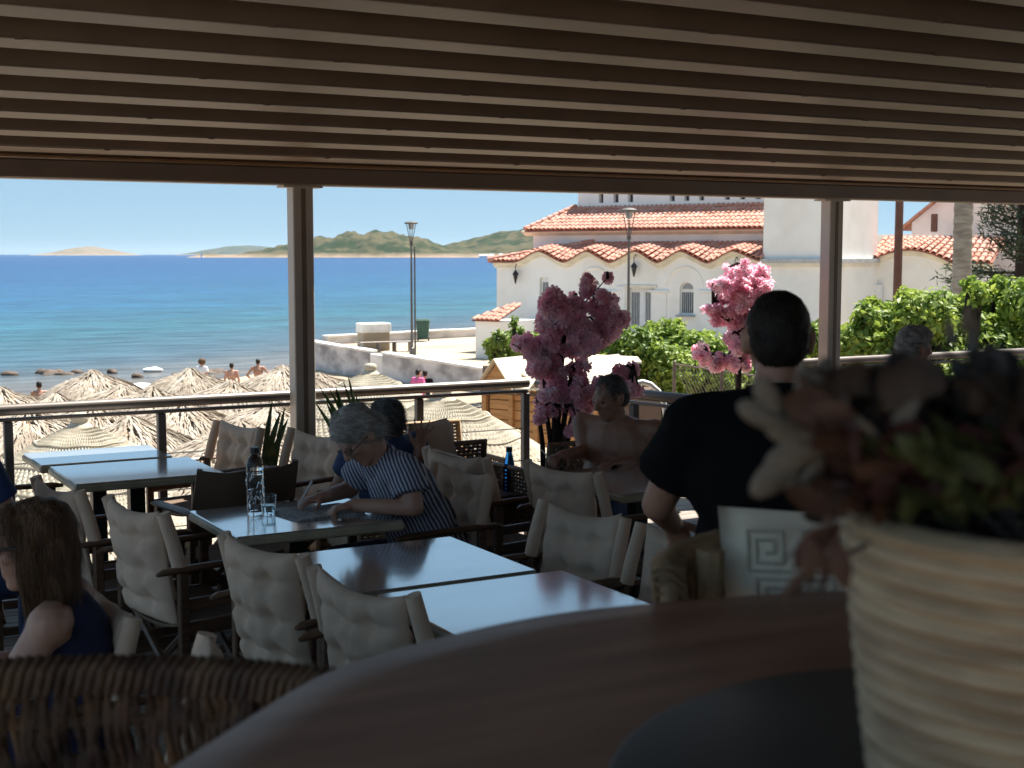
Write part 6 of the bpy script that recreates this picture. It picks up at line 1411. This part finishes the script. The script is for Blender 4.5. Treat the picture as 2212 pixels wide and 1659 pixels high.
# bathers on the beach
def bather(label, x, ytop, D, az, J, sk, hf_, cl_, s=1.0):
    p = pd(x, ytop, D); zf = p.z - 1.74
    t, B = person(label, (p.x, p.y, zf), az, J, sk, .022, hf_, cl_, 'bathers on the beach', face=False, hand_curl=(.4, .4)); return t
HIPS = mod(STAND, elL=(-.06, .40, 1.16), elR=(-.06, -.40, 1.16), wrL=(.05, .21, 1.0), wrR=(.05, -.21, 1.0))
bather('woman with frizzy brown hair and white top at the water', 436, 776, 50, 60, STAND, skin, hair_fn(hair_br, [((-.02, 0, .04), (.14, .14, .12))], .02, .02, 20), [shirt(whitecl, .5, .02, .15, voxel=.02), legs_cloth(blackcloth, .4, name='shorts', voxel=.02)])
bather('bare-backed bather in dark trunks facing the sea', 500, 784, 50, 20, STAND, skin, hair_fn(hair_d, short, .02), [legs_cloth(blackcloth, .35, name='trunks', voxel=.02)])
bather('bather standing with hands on hips facing the sea', 557, 775, 49, 15, HIPS, skin_d, hair_fn(hair_d, crop, .02), [legs_cloth(navy, .35, name='trunks', voxel=.02)])
bather('person in a pink top below the quay wall', 903, 798, 43, 70, STAND, skin, hair_fn(hair_d, short, .02), [shirt(pinkcl, .5, .02, .1, voxel=.02), legs_cloth(blackcloth, .6, name='shorts', voxel=.02)])
bather('person in a dark top beside the one in pink', 918, 800, 43.6, 40, STAND, skin, hair_fn(hair_d, short, .02), [shirt(blackcloth, .4, .02, .1, voxel=.02), legs_cloth(blackcloth, .6, name='shorts', voxel=.02)])
bather('dark head of a bather just behind the left thatched umbrella', 84, 824, 40, 0, STAND, skin_d, hair_fn(hair_d, short, .02), [legs_cloth(blackcloth, .35, name='trunks', voxel=.02)])

# ================================================================== foreground on the raised floor
def fg(lat, D, z): return Vector((D * SY + lat * CY, D * CY - lat * SY, z))
TZ = 1.45; tc_ = fg(.45, 1.06, 0)
t = thing('round_table', 'large round brown wooden table in the foreground', 'table', (tc_.x, tc_.y, PZ)); N = 120; RR = .774
prof = [(0, 0), (.9, 0), (.985, -.002), (.997, -.009), (1.0, -.02), (.99, -.036), (.9, -.045), (0, -.045)]; V = []; Fc = []
for r, z in prof:
    for k in range(N):
        a = 2 * math.pi * k / N; w_ = 1 + .007 * math.sin(a * 7 + 1) + .005 * math.sin(a * 13); V.append((tc_.x + RR * r * w_ * math.cos(a), tc_.y + RR * r * w_ * math.sin(a), TZ + z))
for i in range(len(prof) - 1):
    for k in range(N): Fc.append((i * N + k, (i + 1) * N + k, (i + 1) * N + (k + 1) % N, i * N + (k + 1) % N))
npmesh('table_top', V, Fc, tablewood, t, smooth=50)
mb = MB(); mb.lathe([(.0, TZ - .045), (.09, TZ - .05), (.06, TZ - .2), (.06, PZ + .06), (.3, PZ + .03), (.3, PZ + .002), (0, PZ + .002)], (tc_.x, tc_.y, 0), 20); mb.build('pedestal', blackmetal, t, smooth=40)
c = fg(.43, 1.09, TZ); mb = MB(); mb.lathe([(0, .002), (.345, .002), (.352, .006), (.352, .012), (.345, .016), (0, .016)], c, 64); tag(mb.build('round_tray', greymat, smooth=40), 'dark grey round tray under the ridged pot', 'tray')
# ridged pot
pc = fg(.402, 1.0, TZ + .0165); prof = [(0, 0), (.115, 0)]
for k in range(140): z = .004 + .236 * k / 139; prof.append((.118 + .032 * (z / .24) ** .8 + .0085 * abs(math.sin(z * math.pi / .0145)) ** 1.3, z))
prof += [(.150, .246), (.142, .248), (.135, .240), (.128, .21), (0, .205)]
arr_pot = thing('flower_pot', 'ridged beige pot standing on the round table', 'pot', pc)
mb = MB(); mb.lathe(prof, pc, 64); mb.build('pot_body', potm, arr_pot, smooth=60)
mb = MB(); mb.lathe([(0, .207), (.127, .212)], pc, 24); mb.build('soil', dry_dark, arr_pot)
# dried arrangement: leaves one by one
da = thing('dried_arrangement', 'dark dried flower and leaf arrangement in the ridged pot', 'flowers', pc + Vector((0, 0, .21)))
def leafproto(mat, kind):
    mb = MB()
    if kind == 'lobe': mb.ell((0, 0, .5), (.26, .14, .5), I3, 10, 7)
    else:
        V = []; N = 6
        for i in range(N + 1):
            u = i / N; w_ = (.36 if kind == 'wide' else .20) * math.sin(math.pi * min(1, u * .96 + .04)) ** .8 + .01; x = .16 * math.sin(u * 2.2)
            V += [(-w_, x - .05 * w_, u), (0, x + .10 * w_ * 2, u), (w_, x - .05 * w_, u)]
        mb.add(V, [(3 * i + j, 3 * i + j + 1, 3 * i + j + 4, 3 * i + j + 3) for i in range(N) for j in range(2)])
    me = bpy.data.meshes.new('leaf'); me.from_pydata(mb.v, [], mb.f); me.materials.append(mat); me.polygons.foreach_set('use_smooth', [True] * len(me.polygons)); return me
LP = {}
def put_leaf(p, d, size, mat, kind, roll=0):
    key = (mat.name, kind)
    if key not in LP: LP[key] = leafproto(mat, kind)
    o = bpy.data.objects.new('leaf', LP[key]); col.objects.link(o); o.parent = da
    rt = rotm(d) @ Matrix.Rotation(roll, 3, 'Z'); o.matrix_local = Matrix.Translation(p - off(da)) @ rt.to_4x4() @ Matrix.Scale(size, 4)
g = random.Random(11); ctr = pc + Vector((0, 0, .22))
def spray(xr, yr, n, mat, kind, size, Dr=(.86, 1.12), outw=1.0):
    for _ in range(n):
        p = pd(g.uniform(*xr), g.uniform(*yr), g.uniform(*Dr)); d = (p - ctr).normalized() * outw + Vector((g.gauss(0, .5), g.gauss(0, .5), g.gauss(0, .4))); sz = g.uniform(*size); d.normalize(); put_leaf(p - d * sz * .5, d, sz, mat, kind, g.uniform(0, 6.28))
for x, y, dx, dy, sz in ((1655, 850, -.5, 1, .034), (1630, 890, -1, .5, .034), (1660, 900, -.6, .2, .038), (1690, 930, -.6, .3, .038), (1665, 1035, -1, -.9, .045), (1700, 990, -.9, -.5, .045), (1705, 1020, .0, -1, .034), (1745, 830, -.2, 1, .038), (1775, 815, .3, 1, .038), (1730, 960, -.6, .1, .038), (1720, 900, -.4, .6, .038), (1745, 1050, -.4, -.8, .038)):
    d = Vector((CY, -SY, 0)) * dx + Vector((0, 0, dy)); d.normalize(); p = pd(x, y, .95); put_leaf(p - d * sz * .6, d, sz, dry_beige, 'lobe', g.uniform(0, 3))
YO = 45
def sp2(xr, yr, n, mat, kind, size, Dr=(.88, 1.10)): spray(xr, (yr[0] + YO, yr[1] + YO), n, mat, kind, size, Dr)
sp2((1740, 1850), (790, 930), 40, dry_brown, 'wide', (.025, .05)); sp2((1830, 2010), (770, 880), 60, dry_dark, 'wide', (.025, .05)); sp2((1930, 2020), (745, 800), 14, dry_dark, 'wide', (.025, .045), (.95, 1.05))
sp2((2080, 2270), (745, 880), 70, dry_dark, 'wide', (.025, .055)); sp2((1800, 2270), (860, 1010), 80, dry_red, 'wide', (.025, .05)); sp2((1880, 2270), (880, 1060), 60, dry_green, 'wide', (.025, .045)); sp2((1760, 1980), (900, 1070), 60, dry_brown, 'narrow', (.025, .05))
sp2((1780, 2270), (820, 1060), 150, dry_dark, 'wide', (.03, .06), (.98, 1.14)); sp2((1960, 2240), (900, 1070), 30, dry_green, 'narrow', (.03, .05), (.86, .95)); sp2((1830, 1990), (820, 910), 12, dry_beige, 'narrow', (.025, .045), (.88, .95))
for x, y in ((1790, 1110), (1770, 1140), (1760, 1170), (1750, 1200), (1765, 1220), (1735, 1235), (1800, 1160), (1815, 1130), (1745, 1150), (1730, 1180), (1790, 1200), (1770, 1255), (1820, 1180)):
    d = Vector((CY, -SY, 0)) * g.uniform(-.9, .3) + Vector((0, 0, -1)); put_leaf(pd(x, y, .88), d.normalized(), g.uniform(.022, .036), dry_brown, 'narrow', g.uniform(0, 3))
mb = MB()
for x, y in ((1780, 1180), (1700, 930), (1660, 870), (1960, 780), (2150, 800), (2080, 715), (2105, 720), (2020, 700), (1780, 830), (2180, 860), (1850, 850)):
    e = pd(x, y + 40, .96 if y > 740 else 1.02); m_ = ctr.lerp(e, .55) + Vector((0, 0, .03)); mb.tube([ctr - Vector((0, 0, .03)), m_, e], [.004, .003, .0015], 5)
mb.build('stems', dry_dark, da, smooth=60)
for x, y in ((2080, 720), (2100, 745), (2110, 730), (2060, 750), (2095, 775), (2105, 790)): put_leaf(pd(x, y, 1.02), (Vector((CY, -SY, 0)) * g.uniform(-.5, .5) + Vector((0, 0, 1))).normalized(), .022, dry_beige, 'narrow', g.uniform(0, 3))
# dark wicker chair at the left
def wicker_chair(label, centre, r, a0, a1, ztop, mat, strand_r, spacing, twist=True, seat=True, zseat=PZ + .44):
    t = thing('wicker_chair', label, 'chair', (centre.x, centre.y, PZ), 'wicker chairs at the round table'); N = int(abs(a1 - a0) * r / spacing)
    am = (a0 + a1) / 2; sink = lambda a: .30 * max(0, (abs(a - am) - R(88)) / R(37)) ** 1.3
    P_ = lambda a, z, rr=r: Vector((centre.x + rr * math.sin(a), centre.y + rr * math.cos(a), max(z - sink(a) * (z - zseat) / (ztop - zseat), zseat - .03)))
    mb = MB(); K = N * 3
    for k in range(N):   # rim wound with rope turns
        a = a0 + (a1 - a0) * k / N; b_ = a0 + (a1 - a0) * (k + 1.1) / N; da_ = (a1 - a0) / N; q = [P_(a - da_ * 1.2, ztop - .034, r - .018), P_(a - da_ * .6, ztop - .008, r - .02), P_(a, ztop + .004, r), P_(a + da_ * .8, ztop - .008, r + .02), P_(a + da_ * 1.4, ztop - .034, r + .018)]; mb.tube(q, strand_r * random.uniform(.7, 1.0), 6)
    mb.build('rim', mat, t, smooth=60, kind='stuff'); mb = MB(); mb.tube([P_(a0 + (a1 - a0) * k / 40, ztop - .015) for k in range(41)], .017, 8); mb.build('rim_core', mat, t, smooth=60)
    for k in range(N):
        a = a0 + (a1 - a0) * (k + .5) / N; jr = random.uniform(.6, 1.2); pts = [P_(a + .004 * math.sin(i * 1.3 + k * 2.1) + random.uniform(-.004, .004), ztop - .03 - (ztop - .03 - zseat + .02) * i / 9, r + .008 * math.cos(i * 1.9 + k)) for i in range(10)]
        mb = MB(); mb.tube(pts, strand_r * jr, 6); mb.tube([p + Vector((.006 * math.cos(i * 2.1), .008 * math.sin(i * 2.1), 0)) for i, p in enumerate(pts)], strand_r * .8, 6); mb.build('strand', mat, t, smooth=60)
    mb = MB(); mb.lathe([(0, zseat), (r * .97, zseat), (r, zseat - .03), (r * .97, zseat - .07), (0, zseat - .07)], centre, 28); mb.build('seat', mat, t, smooth=40)
    for k in range(4):
        a = .785 + k * 1.5708; mb = MB(); mb.tube([P_(a, zseat - .05, r * .8), Vector((P_(a, zseat, r * .9).x, P_(a, zseat, r * .9).y, PZ))], .02, 8); mb.build('leg', mat, t)
    return t
wicker_chair('dark wicker chair back at the lower left', fg(-.45, .93, 0), .62, YAW - R(62), YAW + R(25), 1.437, ropedk, .0056, .0115)
wicker_chair('wicker chair holding the patterned cushion', fg(.50, 1.86, 0), .285, YAW - R(125), YAW + R(125), 1.475, M('wicker_mid', (.36, .23, .12), .7, (.2, .12, .06), scale=20), .0062, .0105)
# Greek-key cushion
kc = fg(.527, 1.97, 1.31); krt = frame((CY, -SY, 0), (0, 0, 1)) @ Matrix.Rotation(R(-8), 3, 'X')
kp = pillow('cushion', 'pale cushion with a Greek key pattern on the wicker chair', kc, .45, .45, .20, krt, M('key_cushion', (.72, .60, .45), .9, var=.08, scale=6, bump=.3, bscale=220, bdist=.003))
def surf_k(x, z):
    u, v = max(-1, min(1, x / .225)), max(-1, min(1, z / .225)); e = max(0, (1 - u ** 4) * (1 - v ** 4)) ** .45; return kc + krt @ Vector((x, -(.10 * e + .0035), z))
def poly_on(pts):
    out = []
    for a, b_ in zip(pts[:-1], pts[1:]):
        for k in range(3): out.append(surf_k(a[0] + (b_[0] - a[0]) * k / 3, a[1] + (b_[1] - a[1]) * k / 3))
    out.append(surf_k(*pts[-1])); return out
cell = .066
for r_ in range(6):
    for c_ in range(6):
        ox, oz = -.198 + cell * c_, -.198 + cell * r_; s = cell; fl_ = 1 if (r_ + c_) % 2 == 0 else -1; q = [(.08, .08), (.92, .08), (.92, .92), (.22, .92), (.22, .26), (.76, .26), (.76, .74), (.40, .74), (.40, .46), (.58, .46)]
        pts = [(ox + s * (a if fl_ > 0 else 1 - a), oz + s * b_) for a, b_ in q]; mb = MB(); mb.tube(poly_on(pts), .0028, 5); mb.build('key_line', keyline, kp, smooth=60)
# blue bag by the woman's chair
p = pd(150, 1425, 3.75); mb = MB(); mb.ell(p - Vector((0, 0, .06)), (.07, .06, .10), I3, 18, 12); mb.tube([p + Vector((-.03, 0, .02)), p + Vector((0, 0, .05)), p + Vector((.03, 0, .02))], .006, 6)
ob = mb.build('bag', bluebag, smooth=180)
for v in ob.data.vertices: v.co += v.normal * .018 * noise.noise(v.co * 22)
tag(ob, 'crumpled bright blue plastic bag on the woman\'s chair', 'bag')

# ================================================================== haze: one box of even pale air round the place
mz = bpy.data.materials.new('haze_air'); mz.use_nodes = True; nz_ = mz.node_tree.nodes; nz_.clear(); oz = nz_.new('ShaderNodeOutputMaterial'); pv = nz_.new('ShaderNodeVolumePrincipled')
pv.inputs['Density'].default_value = 0.000025; pv.inputs['Color'].default_value = (0.58, 0.74, 0.88, 1); pv.inputs['Anisotropy'].default_value = 0.3
mz.node_tree.links.new(pv.outputs[0], oz.inputs['Volume'])
mb = MB(); mb.box((0, 0, 90), (100000, 100000, 200)); hz = mb.build('haze', mz); hz['kind'] = 'stuff'; hz.location.z = SEA - 5 + 10
